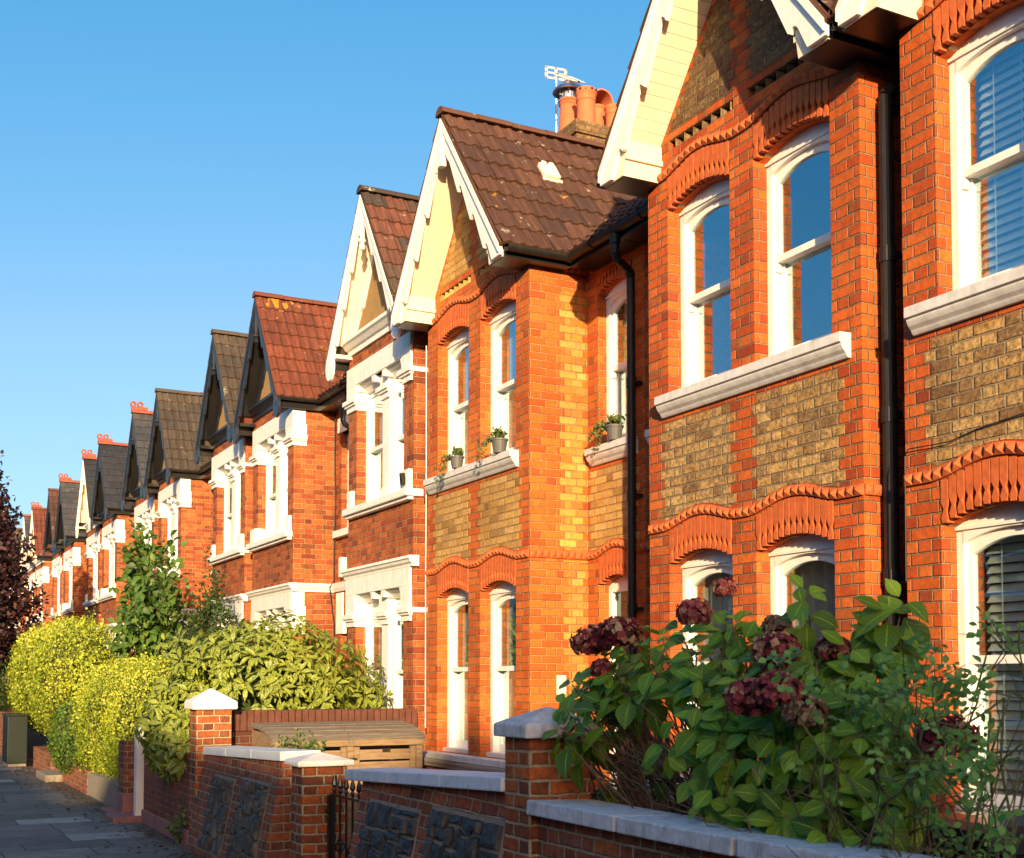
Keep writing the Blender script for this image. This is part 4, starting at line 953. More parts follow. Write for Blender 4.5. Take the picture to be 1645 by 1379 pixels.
# ------------------------------------------------------------------ terrace on the other side of the street (unseen, behind the camera; roof heights stepped to shape the shade)
for lab, y0, y1, zr in (('tall brick terrace across the street, opposite the arched windows', -80, -31.0, 11.1), ('brick terrace across the street, a little lower', -31.0, -20.5, 9.65), ('low brick terrace across the street, opposite the hedges', -20.5, 75, 8.35)):
    t = thing('terrace', lab, 'terrace', (-10.5, (y0 + y1) / 2, 0)); ze = zr - 3.0
    mb = MB(); ops = []; y = y0 + .8
    while y + 1.4 < y1:
        ops += [(y, y + 1.2, .9, 2.5, 0)] + ([(y, y + 1.2, 3.7, 5.2, 0)] if ze > 5.3 else []); y += 2.4
    wall_strips(mb, -10.8, -10.5, y0, y1, -.3, ze, ops)
    mb.box(-17.5, -17.2, y0, y1, -.3, ze); mb.px([(y0, -.3), (y0 + .3, -.3), (y0 + .3, ze), (y0, ze)], -17.2, -10.8); mb.px([(y1 - .3, -.3), (y1, -.3), (y1, ze), (y1 - .3, ze)], -17.2, -10.8)
    mb.build('wall', 'brick', t)
    mb = MB(); mb.py([(-10.1, ze - .1), (-14, zr), (-17.9, ze - .1), (-17.9, ze - .3), (-10.1, ze - .3)], y0, y1); mb.build('roof', 'slate', t)
    w = MB(); p = MB()
    for a, b, c, d, _ in ops:
        w.box(-10.7, -10.62, a, a + .08, c, d); w.box(-10.7, -10.62, b - .08, b, c, d); w.box(-10.7, -10.62, a + .08, b - .08, (c + d) / 2 - .03, (c + d) / 2 + .03); w.box(-10.7, -10.42, a - .05, b + .05, c - .1, c); p.box(-10.69, -10.67, a + .05, b - .05, c, d)
    w.build('window_trim', 'white', t); p.build('glazing', 'glass_dark', t)

# ------------------------------------------------------------------ garden walls
def coping_run(name, par, mat, x0, x1, ya, yb, za, zb, th, n, lip=0.0):
    mb = MB()
    for i in range(n):
        a, b = i / n, (i + 1) / n - .003
        y_a, y_b = ya + (yb - ya) * a, ya + (yb - ya) * b; z_a, z_b = za + (zb - za) * a, za + (zb - za) * b
        j = random.uniform(-.004, .004)
        mb.hexa([(x0 + j, y_a, z_a - th), (x1, y_a, z_a - th), (x1, y_b, z_b - th), (x0 + j, y_b, z_b - th),
                 (x0 + j + .004, y_a, z_a + j), (x1, y_a, z_a + lip), (x1, y_b, z_b + lip), (x0 + j + .004, y_b, z_b + j)])
    return mb.build(name, mat, par, bevel=.008)
def stones(par, mat, xf, poly_rows, name='stone_panel'):
    """dark rubble blocks set in a slanting panel; rows = (z0, z1, ya, yb, x at this height)"""
    r = random.Random(int(poly_rows[0][2] * 100)); mb = MB(); z_lo, z_hi = poly_rows[0][0], poly_rows[-1][1]; ya, yb = poly_rows[0][2:4]
    (za_, zb_), (xa_, xb_) = (poly_rows[0][0], poly_rows[-1][1]), (poly_rows[0][4] - .2018 * (poly_rows[0][1] - poly_rows[0][0]) / 2, poly_rows[-1][4] + .2018 * (poly_rows[-1][1] - poly_rows[-1][0]) / 2)
    mb.hexa([(xa_ - .001, ya - .002, za_ - .01), (xa_ + .05, ya - .002, za_ - .01), (xa_ + .05, yb + .002, za_ - .01), (xa_ - .001, yb + .002, za_ - .01), (xb_ - .001, ya - .002, zb_ + .01), (xb_ + .05, ya - .002, zb_ + .01), (xb_ + .05, yb + .002, zb_ + .01), (xb_ - .001, yb + .002, zb_ + .01)])
    bed = mb.build('mortar_bed', 'cement', par); mb = MB()
    y = ya
    while y < yb - .03:
        cw = min(r.uniform(.13, .24), yb - y)
        if yb - y - cw < .09: cw = yb - y
        z = z_lo
        while z < z_hi - .03:
            ch = min(r.uniform(.07, .20), z_hi - z)
            if z_hi - z - ch < .05: ch = z_hi - z
            cells = [(y, y + cw)] if r.random() < .6 or cw < .17 else [(y, y + cw * .52), (y + cw * .52, y + cw)]
            for p, q in cells:
                a, b, c, d = p + .010, q - .010, z + .010, z + ch - .010; dep = r.uniform(.018, .05); x = xa_ + (xb_ - xa_) * ((c + d) / 2 - za_) / (zb_ - za_); jy = .25 * .35 * (c - z_lo) * 0
                rings = []
                for dx, ii in ((.04, 0), (-dep * .55, .003), (-dep * .9, .012), (-dep, .03)):
                    ii = min(ii, (b - a) * .3, (d - c) * .3)
                    rings.append([(x + .2018 * (zz - (c + d) / 2) + dx + r.uniform(-.006, .006), yy + r.uniform(-.007, .007), zz + r.uniform(-.007, .007)) for yy, zz in
                      ((a + ii, c + ii), ((a + b) / 2, c + ii), (b - ii, c + ii), (b - ii, (c + d) / 2), (b - ii, d - ii), ((a + b) / 2, d - ii), (a + ii, d - ii), (a + ii, (c + d) / 2))])
                mb.loft(rings)
            z += ch
        y += cw
    return mb.build(name, mat, par)
def gate_pier(label, xa, xb, ya, yb, zt, capz, ov, apexz, brick, capmat):
    t = thing('brick_pier', label, 'pier', ((xa + xb) / 2, (ya + yb) / 2, 0))
    mb = MB(); mb.box(xa, xb, ya, yb, -.1, zt); mb.build('shaft', brick, t, bevel=.006)
    mb = MB(); r = [(xa - ov, ya - ov), (xb + ov, ya - ov), (xb + ov, yb + ov), (xa - ov, yb + ov)]; c = ((xa + xb) / 2, (ya + yb) / 2)
    mb.loft([[(p, q, z) for p, q in r] for z in (zt, capz)] + [[(c[0] + (p - c[0]) * .06, c[1] + (q - c[1]) * .06, apexz) for p, q in r]])
    mb.build('cap', capmat, t, bevel=.012); return t

# foreground wall in front of the hydrangea
t = thing('garden_wall', 'low brick wall with grey concrete coping in front of the hydrangea', 'wall', (3.2, 3.0, 0))
mb = MB(); mb.box(3.10, 3.34, -3.0, 5.69, -.1, 1.05); mb.build('brickwork', 'garden_brick', t)
coping_run('coping', t, 'concrete', 3.03, 3.41, 5.688, -3.0, 1.13, 1.12, .078, 10, -.015)
gate_pier('brick pier with a weathered stone cap beside the hydrangea', 3.05, 3.42, 5.69, 5.97, 1.442, 1.512, .048, 1.60, 'pillar_brick', 'cap')
# middle wall with dark stone panels
t = thing('garden_wall', 'low wall with black stone panels and pale blue coping, right of the iron gate', 'wall', (3.2, 7.1, 0))
mb = MB(); mb.py([(2.86, -.1), (3.09, 1.04), (3.34, 1.04), (3.34, -.1)], 5.97, 8.22)
mb.hexa([(3.09, 5.971, 1.0401), (3.34, 5.971, 1.0401), (3.34, 8.219, 1.0401), (3.09, 8.219, 1.0401), (3.09, 5.971, 1.145), (3.34, 5.971, 1.145), (3.34, 8.219, 1.041), (3.09, 8.219, 1.041)])
mb.build('brickwork', 'garden_brick', t)
coping_run('coping', t, 'coping', 3.03, 3.40, 8.43, 5.97, 1.112, 1.222, .078, 3, .0)
def slant(z0, z1, n, ya, yb, lean=.0):
    rows = []
    for k in range(n):
        a, b = z0 + (z1 - z0) * k / n, z0 + (z1 - z0) * (k + 1) / n; m = (a + b) / 2
        rows.append((a, b, ya, yb, 2.86 + (m + .1) * .2018 - .004))
    return rows
stones(t, 'stone', 3.0, slant(.1, .93, 8, 7.14, 8.00)); stones(t, 'stone', 3.0, slant(.1, .97, 8, 6.0, 6.96))
gate_pier('narrow brick pier with a flat chipped cap beside the iron gate', 3.05, 3.42, 9.46, 9.73, 1.062, 1.106, .05, 1.165, 'pillar_brick', 'white_stone')
# stub wall left of the gate
t = thing('garden_wall', 'low wall with mossy stone panels and pale blue coping, left of the gate', 'wall', (3.3, 11.6, 0))
mb = MB(); mb.py([(2.93, -.1), (3.149, .985), (3.44, .985), (3.44, -.1)], 10.32, 13.0)
mb.hexa([(3.149, 10.32, .9851), (3.44, 10.32, .9851), (3.44, 12.99, .9851), (3.149, 12.99, .9851), (3.149, 10.32, 1.07), (3.44, 10.32, 1.07), (3.44, 12.99, .986), (3.149, 12.99, .986)])
mb.build('brickwork', 'garden_brick', t)
coping_run('coping', t, 'coping', 3.12, 3.48, 13.0, 10.27, 1.055, 1.142, .085, 3)
for q in ((.10, .84, 10.55, 11.40), (.10, .80, 11.66, 12.42)): stones(t, 'stone_g', 3.0, [(a, b, c, d, x + .07) for a, b, c, d, x in slant(q[0], q[1], 7, q[2], q[3])])
gate_pier('brick pier with white pyramid cap at the bend of the garden wall', 3.05, 3.42, 13.0, 13.30, 1.437, 1.52, .05, 1.655, 'pillar_brick', 'white_stone')
# wall of the next garden
t = thing('garden_wall', 'stained red brick wall on a pink painted plinth beside the white gate posts', 'wall', (3.15, 14.5, 0))
mb = MB(); mb.box(3.055, 3.28, 13.30, 15.73, .16, .86); mb.build('brickwork', 'rust_brick', t)
mb = MB(); mb.box(3.03, 3.29, 13.301, 15.74, -.1, .16); mb.build('plinth', 'plinth', t, bevel=.01)
mb = MB()
for k in range(31): mb.box(3.048, 3.285, 13.302 + k * .0785, 13.302 + k * .0785 + .072, .86, .965 + .0 + random.uniform(-.004, .004) - .0012 * k)
mb.build('coping', 'brown_brick', t, bevel=.008)
# divider wall between two front gardens
t = thing('garden_wall', 'dark brown brick wall topped with upright bricks behind the timber bin store', 'wall', (4.5, 13.35, 0))
mb = MB(); mb.box(3.42, 5.66, 13.24, 13.46, -.1, 1.19); mb.build('brickwork', 'brown_brick', t)
mb = MB(); k = 3.425
while k < 5.6: mb.box(k, k + .068, 13.236, 13.464, 1.195, 1.415 + random.uniform(-.004, .004)); k += .0765
mb.build('coping', plain('upright_brown_brick', (.12, .042, .028), .85, .4, .4, 9, .3, (.05, .03, .025)), t, bevel=.005)
# white gate posts and the pier next to them
for lab, x0, x1, y0, zt in (('white square gate post nearer the pavement', 2.985, 3.135, 15.85, 1.06), ('white gate post half hidden behind the speckled shrub', 3.22, 3.37, 16.25, 1.05)):
    t = thing('gate_post', lab, 'gate post', ((x0 + x1) / 2, y0 + .07, .08))
    mb = MB(); mb.box(x0, x1, y0, y0 + .15, .02, zt); mb.build('shaft', 'white', t, bevel=.006)
    mb = MB(); mb.box(x0 + .002, x1 - .03, y0 + .01, y0 + .13, zt, zt + .10); mb.build('tenon', 'white', t, bevel=.006)
t = thing('garden_wall', 'short brown brick wall end with a pink foot beside the yellow hedge', 'wall', (3.0, 16.6, 0))
mb = MB(); mb.box(2.93, 3.20, 16.35, 16.75, .30, .96); mb.build('brickwork', 'garden_brick', t)
mb = MB(); mb.box(2.915, 3.21, 16.34, 16.76, -.1, .30); mb.build('plinth', 'plinth', t, bevel=.01)
mb = MB(); mb.box(2.70, 3.29, 15.75, 16.33, -.1, .07); mb.box(2.80, 3.29, 16.331, 17.3, -.1, .06); struct(mb.build('step', 'plinth', bevel=.015))
t = thing('garden_wall', 'low concrete and brick kerb wall under the yellow hedges', 'wall', (3.1, 21, 0))
mb = MB(); mb.box(3.03, 3.26, 17.35, 19.9, -.1, .34); mb.build('concrete_panel', 'cement', t, bevel=.01)
mb = MB(); mb.box(3.02, 3.24, 19.905, 22.6, -.1, .36); mb.box(3.0, 3.24, 24.0, 26.6, -.1, .42); mb.box(3.02, 3.24, 16.76, 17.345, -.1, .30); mb.build('brickwork', 'garden_brick', t)
mb = MB(); mb.box(2.75, 3.22, 22.62, 23.98, -.1, .12); struct(mb.build('step', 'cement', bevel=.015))
mb = MB(); mb.box(2.85, 3.1, 28.5, 44, -.1, 1.0); solid(mb.build('garden_wall', 'garden_brick'), 'distant brick wall beyond the green cabinet', 'wall')
t = thing('utility_cabinet', 'dark green metal cabinet standing against the far hedge', 'cabinet', (2.72, 27.2, 0))
mb = MB(); mb.box(2.54, 2.92, 26.9, 27.9, .06, 1.02); mb.build('body', 'cabinet', t, bevel=.012)
mb = MB(); mb.box(2.52, 2.94, 26.88, 27.92, 1.02, 1.06); mb.build('lid', 'cabinet', t, bevel=.01)
mb = MB(); mb.box(2.56, 2.90, 26.92, 27.88, 0, .06); mb.build('base', 'cement', t)

# iron gate
t = thing('iron_gate', 'black iron garden gate with spear finials and twisted bars', 'gate', (3.27, 8.9, 0))
mb = MB(); mb.box(3.25, 3.29, 9.40, 9.44, .02, .84); mb.box(3.25, 3.29, 8.27, 8.31, .02, .84); mb.box(3.262, 3.278, 8.31, 9.40, .835, .855); mb.box(3.262, 3.278, 8.31, 9.40, .10, .125)
mb.build('frame', 'black', t)
for k in range(8):
    y = 9.33 - .137 * k; mb = MB(); mb.tube([(3.27, y, .11), (3.27, y, .90)], .009, 6)
    mb.lathe([(.009, .87), (.018, .885), (.010, .905), (.024, .925), (.018, .955), (.006, 1.0), (.0085, 1.005), (.007, 1.015), (0, 1.02)], (3.27, y, 0), 8)
    if k % 2:
        for q in range(4):
            pts = [(3.27 + .035 * math.sin(math.pi * s / 8) * math.cos(q * math.pi / 2 + s * .35), y + .035 * math.sin(math.pi * s / 8) * math.sin(q * math.pi / 2 + s * .35), .40 + .13 * s / 8) for s in range(9)]
            mb.tube(pts, .006, 5)
    mb.build('bar', 'black', t)
mb = MB(); mb.box(3.235, 3.249, 9.36, 9.45, .70, .73); mb.box(3.235, 3.249, 9.36, 9.45, .22, .25); mb.build('hinge', 'black', t)

# timber bin store
t = thing('bin_store', 'weathered timber bin store with curved slatted lid', 'bin store', (4.4, 12.5, 0))
X0, X1, Y0, Y1 = 3.60, 5.19, 12.05, 12.88
mb = MB()
for x in (X0, (X0 + X1) / 2 - .035, X1 - .07): mb.box(x, x + .07, Y0, Y0 + .05, 0, 1.07)
mb.box(X0 - .01, X1 + .01, Y0 - .02, Y0 + .06, 1.07, 1.15)
for x in (X0, X1 - .03):
    mb.px([(Y0 + .06, 0), (Y1, 0), (Y1, 1.22), (Y0 + .45, 1.21), (Y0 + .2, 1.16), (Y0 + .06, 1.07)], x, x + .03)
mb.build('frame', 'wood', t, bevel=.004)
mid = (X0 + X1) / 2
for a, b in ((X0 + .075, mid - .04), (mid + .04, X1 - .075)):
    mb = MB(); mb.box(a, a + .06, Y0 + .005, Y0 + .045, .03, 1.06); mb.box(b - .06, b, Y0 + .005, Y0 + .045, .03, 1.06)
    for k in range(8): mb.hexa([(a + .06, Y0 + .012, .05 + k * .125), (b - .06, Y0 + .012, .05 + k * .125), (b - .06, Y0 + .03, .06 + k * .125), (a + .06, Y0 + .03, .06 + k * .125), (a + .06, Y0 + .022, .155 + k * .125), (b - .06, Y0 + .022, .155 + k * .125), (b - .06, Y0 + .04, .155 + k * .125), (a + .06, Y0 + .04, .155 + k * .125)])
    mb.build('door', 'wood', t, bevel=.004)
mb = MB(); mb.box(mid - .07, mid + .07, Y0 - .006, Y0 + .004, .93, .95); mb.tube([(mid + .03, Y0 - .012, .92), (mid + .03, Y0 - .012, .96)], .006, 6); mb.box(mid + .35, mid + .43, Y0 - .004, Y0 + .012, 1.005, 1.04); mb.build('latch', 'pipe', t)
pr = [(Y0 - .03, 1.13), (Y0 + .05, 1.17), (Y0 + .16, 1.21), (Y0 + .29, 1.242), (Y0 + .43, 1.262), (Y0 + .57, 1.275), (Y0 + .71, 1.28), (Y0 + .85, 1.278)]
for a, b in ((X0 - .03, mid - .006), (mid + .006, X1 + .03)):
    mb = MB()
    for (ya, za), (yb, zb) in zip(pr[:-1], pr[1:]):
        d = Vector((0, yb - ya, zb - za)); n = Vector((0, -d.z, d.y)).normalized() * .018; e = d * .09
        p, q = Vector((0, ya, za)) + e, Vector((0, yb, zb)) - e
        mb.hexa([(a, p.y, p.z), (b, p.y, p.z), (b, q.y, q.z), (a, q.y, q.z), (a, p.y + n.y, p.z + n.z), (b, p.y + n.y, p.z + n.z), (b, q.y + n.y, q.z + n.z), (a, q.y + n.y, q.z + n.z)])
    mb.px([(ya, za - .03) for ya, za in pr] + [(ya, za - .001) for ya, za in pr[::-1]], a, a + .03); mb.px([(ya, za - .03) for ya, za in pr] + [(ya, za - .001) for ya, za in pr[::-1]], b - .03, b)
    mb.build('lid', 'lid', t, bevel=.003)

# wheelie bins behind the rose, right
def wheelie(lab, x, y, rz, mat, h):
    t = thing('wheelie_bin', lab, 'wheelie bin', (x, y, 0)); c, s = math.cos(rz), math.sin(rz)
    def R(pts): return [(x + a * c - b * s, y + a * s + b * c, z) for a, b, z in pts]
    def rr(w, d, z, k=.06):
        o = []
        for (sx, sy, a0) in ((1, 1, 0), (-1, 1, 90), (-1, -1, 180), (1, -1, 270)):
            for i in range(4):
                a = math.radians(a0 + 30 * i); o.append((sx * (w - k) + k * math.cos(a), sy * (d - k) + k * math.sin(a), z))
        return o
    mb = MB(); mb.loft([R(rr(.20, .24, .06)), R(rr(.22, .26, .2)), R(rr(.28, .34, h - .12)), R(rr(.30, .36, h - .10)), R(rr(.30, .36, h - .05))]); mb.build('body', mat, t, smooth=False)
    mb = MB(); mb.loft([R(rr(.305, .375, h - .048)), R(rr(.305, .375, h - .02)), R(rr(.27, .33, h + .01)), R(rr(.18, .24, h + .025))]); mb.build('lid', mat, t)
    for sx in (-.24, .24):
        mb = MB(); p = [R([(sx - .025, -.27 + .1 * math.cos(a), .1 + .1 * math.sin(a)) for a in [k * math.pi / 8 for k in range(16)]]), R([(sx + .025, -.27 + .1 * math.cos(a), .1 + .1 * math.sin(a)) for a in [k * math.pi / 8 for k in range(16)]])]; mb.loft(p); mb.build('wheel', 'black', t)
    mb = MB(); mb.tube(R([(-.22, -.42, h - .08), (.22, -.42, h - .08)]), .016, 8); mb.tube(R([(-.2, -.34, h - .09), (-.2, -.42, h - .08)]), .014, 8); mb.tube(R([(.2, -.34, h - .09), (.2, -.42, h - .08)]), .014, 8); mb.build('handle', 'black', t)
wheelie('black wheelie bin at the right edge behind the rose twigs', 4.72, 4.02, 1.35, 'bin', 1.10)
wheelie('navy blue wheelie bin behind the rose and the hydrangea', 4.75, 4.95, 1.5, 'bin_blue', 1.02)
# ------------------------------------------------------------------ plants
def leaf_tpl(rows, fold=.25, droop=.25, lobes=None):
    V, UV = [], []
    for t, w in rows:
        z = -droop * t * t
        for s in (-1, 0, 1): V.append((t, s * w, z + abs(s) * w * fold)); UV.append((.5 + .5 * s, t))
    F = []
    for i in range(len(rows) - 1):
        a = 3 * i
        F += [(a, a + 1, a + 4, a + 3), (a + 1, a + 2, a + 5, a + 4)]
    return np.array(V), np.array(F), np.array(UV)
BROAD = leaf_tpl([(0, .02), (.08, .10), (.22, .24), (.42, .33), (.62, .31), (.8, .20), (.92, .08), (1, .004)], .3, .32)
LANCE = leaf_tpl([(0, .015), (.15, .10), (.38, .19), (.62, .18), (.85, .08), (1, .004)], .35, .30)
SMALL = leaf_tpl([(0, .03), (.35, .28), (.7, .26), (1, .01)], .3, .15)
OVAL = leaf_tpl([(0, .06), (.3, .34), (.65, .36), (1, .06)], .25, .1)
def unit(a): return a / np.maximum(1e-9, np.linalg.norm(a, axis=-1, keepdims=True))
def scatter(name, mat, tpl, P, D, Nn, ln, wd, var, parent=None):
    V, F, UV = tpl; P = np.asarray(P, float); n = len(P); D = unit(np.asarray(D, float)); Nn = np.asarray(Nn, float)
    Yx = unit(np.cross(Nn, D)); Z = np.cross(D, Yx); ln = np.broadcast_to(ln, n)[:, None, None]; wd = np.broadcast_to(wd, n)[:, None, None]
    W = P[:, None] + D[:, None] * V[None, :, :1] * ln + Yx[:, None] * V[None, :, 1:2] * wd + Z[:, None] * V[None, :, 2:3] * ln
    off = np.array(WL[parent.name]) if parent is not None else np.zeros(3)
    W = (W - off).reshape(-1, 3); Fa = (F[None] + (np.arange(n) * len(V))[:, None, None]).reshape(-1)
    me = bpy.data.meshes.new(name); nf = n * len(F); k = F.shape[1]
    me.vertices.add(len(W)); me.vertices.foreach_set('co', W.ravel())
    me.loops.add(nf * k); me.loops.foreach_set('vertex_index', Fa.astype(np.int32))
    me.polygons.add(nf); me.polygons.foreach_set('loop_start', np.arange(0, nf * k, k, dtype=np.int32)); me.polygons.foreach_set('use_smooth', np.ones(nf, bool))
    uvl = me.uv_layers.new(name='UVMap'); uvl.data.foreach_set('uv', np.tile(UV, (n, 1))[Fa].ravel())
    at = me.attributes.new('var', 'FLOAT', 'POINT'); at.data.foreach_set('value', np.repeat(np.asarray(var, float), len(V)))
    me.update(); me.validate()
    o = bpy.data.objects.new(name, me); COL.objects.link(o); me.materials.append(M[mat]); WL[o.name] = Vector(off)
    if parent is not None: o.parent = parent
    return o
M['hyd'] = leaf_mat('hydrangea_leaf', (.055, .13, .006), (.15, .30, .012), (.30, .42, .03), rough=.5, red=(.10, .02, .02))
M['rose'] = leaf_mat('rose_leaf', (.05, .14, .025), (.10, .25, .04), (.2, .36, .08), rough=.5, veins=False)
M['aucuba'] = leaf_mat('speckled_leaf', (.035, .085, .008), (.085, .155, .012), (.20, .26, .022), speck=(.66, .62, .14), rough=.3)
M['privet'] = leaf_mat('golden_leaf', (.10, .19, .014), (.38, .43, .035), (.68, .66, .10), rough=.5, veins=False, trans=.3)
M['privet_g'] = leaf_mat('green_leaf', (.04, .10, .015), (.09, .17, .02), (.2, .26, .03), rough=.5, veins=False)
M['cherry'] = leaf_mat('tree_leaf', (.03, .075, .012), (.06, .13, .02), (.13, .19, .03), rough=.45)
M['dark_leaf'] = leaf_mat('dark_leaf', (.015, .035, .008), (.03, .065, .012), (.06, .10, .02), rough=.5, veins=False)
M['purple'] = leaf_mat('purple_leaf', (.018, .008, .012), (.035, .013, .017), (.075, .025, .022), rough=.5, veins=False)
M['petal'] = petal_mat('dried_petal', [(0, (.12, .012, .022)), (.35, (.24, .032, .05)), (.65, (.34, .09, .09)), (.85, (.46, .24, .13)), (1, (.55, .38, .22))])
M['petal_b'] = petal_mat('brown_petal', [(0, (.12, .06, .035)), (.5, (.26, .14, .08)), (1, (.40, .30, .19))])
M['petal_p'] = petal_mat('pink_petal', [(0, (.18, .025, .04)), (.4, (.32, .07, .08)), (.75, (.44, .2, .14)), (1, (.52, .36, .22))])
M['ivy'] = leaf_mat('ivy_leaf', (.04, .08, .02), (.09, .14, .04), (.20, .22, .08), rough=.5, veins=False)
M['litter'] = leaf_mat('fallen_leaf', (.05, .03, .015), (.12, .06, .025), (.2, .12, .05), rough=.8, veins=False)
N_ = lambda *s: rng.normal(size=s)
U_ = lambda a, b, n: rng.uniform(a, b, n)

def twigs(name, mat, paths, parent, r0=.006, r1=.003, n=5):
    mb = MB()
    for p in paths: mb.tube(p, r0 * random.uniform(.7, 1.3), n, r1)
    return mb.build(name, mat, parent, smooth=True, fix=False)
def arc(p, q, bend, k=6, jit=.01):
    p, q = np.array(p, float), np.array(q, float); out = []
    for i in range(k + 1):
        t = i / k; w = p + (q - p) * t + np.array(bend) * 4 * t * (1 - t)
        if 0 < i < k: w = w + rng.normal(size=3) * jit
        out.append(tuple(w))
    return out

# --- hydrangea
hy = thing('hydrangea_bush', 'large hydrangea bush with dark red flower heads behind the coping', 'bush', (3.8, 4.8, 0))
tips = []
OY = [3.55, 3.62, 3.78, 4.02, 4.25, 4.45, 4.75, 5.0, 5.35, 5.70, 6.02, 6.12]; OZ = [1.45, 1.70, 2.02, 2.00, 2.04, 2.02, 2.10, 2.10, 2.05, 2.05, 1.98, 1.6]
while len(tips) < 240:
    y = rng.uniform(3.55, 6.1); z = rng.uniform(1.12, 2.1); top = np.interp(y, OY, OZ)
    if z > top - .05: continue
    if z < 1.66 and 4.85 < y < 5.75 and rng.random() < .88: continue      # bare lower left
    if z < 1.35 and y > 4.75 and rng.random() < .8: continue
    x = 3.85 - .55 * math.sqrt(max(0, min(1, (top - z) / .5))) + abs(rng.normal()) * .20 * (1 if z < 1.8 else 1.4)
    y += (x - 3.55) * y / 3.55 * .55
    tips.append((x, y, z))
tips += [(3.16, 5.56, 1.50), (3.14, 5.48, 1.44), (3.2, 5.58, 1.60), (3.22, 5.50, 1.36), (3.3, 5.68, 1.72), (3.55, 4.12, 2.12), (3.53, 4.12, 2.05), (3.7, 3.80, 2.02), (3.72, 3.74, 2.06), (3.7, 3.84, 1.95),
         (3.28, 4.5, 1.20), (3.28, 4.42, 1.28), (3.3, 4.3, 1.18), (3.28, 3.95, 1.20), (3.27, 4.05, 1.27), (3.3, 4.62, 1.32)]
LP, LD, LN, LL, LW, LV = [], [], [], [], [], []
def whorl(tip, axis, pairs, base, drop):
    ax = unit(np.array(axis)); s = unit(np.cross(ax, rng.normal(size=3))); q = np.cross(ax, s)
    for k in range(pairs):
        ang = k * math.pi / 2 + rng.normal() * .25; e = math.cos(ang) * s + math.sin(ang) * q
        for sg in (1, -1):
            if rng.random() < .08: continue
            size = base * (.55 + .45 * min(1, (k + .6) / 1.6)) * rng.uniform(.75, 1.15)
            d = unit(e * sg + ax * (.55 - .38 * k) + np.array([0, 0, -drop * (.25 + .3 * k)]) + rng.normal(size=3) * .12)
            nn = unit(ax + np.array([-.25, -.25, .5]) + rng.normal(size=3) * .2)
            LP.append(np.array(tip) - ax * (.035 * k) + d * .025); LD.append(d); LN.append(nn); LL.append(size); LW.append(size * rng.uniform(.92, 1.15)); LV.append(np.clip(rng.normal(.45, .25) - .1 * k, 0, 1))
stems = []
for tp in tips:
    b = np.array([3.85 + rng.normal() * .12, 4.75 + (tp[1] - 4.8) * .35 + rng.normal() * .15, .35])
    out = np.array([tp[0] - 4.1, (tp[1] - 4.8) * .6, .55 + (tp[2] - 1.4) * .9]) + np.array([-.25, -.3, 0])
    whorl(tp, out + rng.normal(size=3) * .15, rng.integers(2, 4), rng.uniform(.115, .165), .5 + .5 * (tp[2] < 1.7))
    stems.append(arc(b, tp, (rng.normal() * .08, (tp[1] - 5.1) * .05 + rng.normal() * .06, .12), 6))
LP, LD, LN, LL, LW, LV = (np.array(q) for q in (LP, LD, LN, LL, LW, LV)); pick = rng.integers(0, 3, len(LP))
for k, tp in enumerate((BROAD, leaf_tpl([(0, .02), (.08, .12), (.22, .25), (.42, .34), (.62, .30), (.8, .18), (.92, .07), (1, .004)], .12, .12), leaf_tpl([(0, .02), (.08, .09), (.22, .22), (.42, .31), (.62, .31), (.8, .21), (.92, .09), (1, .004)], .5, .55))):
    q = pick == k; scatter('foliage', 'hyd', tp, LP[q], LD[q], LN[q], LL[q], LW[q], LV[q], hy)['kind'] = 'stuff'
for k in range(60):      # bare canes leaning left
    y0 = rng.uniform(4.2, 5.2); stems.append(arc((3.7 + rng.normal() * .12, y0, .8 + rng.uniform(0, .3)), (3.5 + rng.normal() * .15, y0 + rng.uniform(.5, 1.3), rng.uniform(1.05, 1.75)), (0, .0, rng.uniform(-.05, .15)), 7, .02))
twigs('canes', 'twig', stems, hy, .0065, .0035)['kind'] = 'stuff'
def mophead(c, r, mat, n=190, sq=.76):
    u = unit(N_(n, 3)); u = u[(u[:, 2] > -.75)]; P, D, Nn, L, V = [], [], [], [], []
    for q in u:
        rad = r * rng.uniform(.80, 1.12); p = np.array(c) + q * rad * np.array([1, 1, sq]); s = unit(np.cross(q, rng.normal(size=3))); w = np.cross(q, s); v = np.clip(rng.normal(.52, .30) + .2 * math.sin(q[0] * 5 + c[1] * 9) * math.sin(q[2] * 5), 0, 1); sz = rng.uniform(.018, .027) * (r / .13) ** .5
        for k in range(4):
            a = k * math.pi / 2 + .3; d = s * math.cos(a) + w * math.sin(a) + q * rng.uniform(.1, .7); P.append(p); D.append(d); Nn.append(q + rng.normal(size=3) * .25); L.append(sz); V.append(np.clip(v + rng.normal() * .1, 0, 1))
    o = scatter('flower_head', mat, OVAL, P, D, Nn, np.array(L), np.array(L) * 1.35, V, hy)
    # dark calyx core so that the head is solid
    mb = MB(); mb.loft([[(c[0] + r * .8 * math.sin(t) * math.cos(a), c[1] + r * .8 * math.sin(t) * math.sin(a), c[2] + r * .8 * sq * math.cos(t)) for a in [k * math.pi / 5 for k in range(10)]] for t in [.05 + (math.pi - .1) * i / 7 for i in range(8)]])
    s_ = mb.build('calyx', M['core'], o, smooth=True); return o
M['core'] = plain('flower_core', (.07, .02, .02), .9, .4, .6, 60)

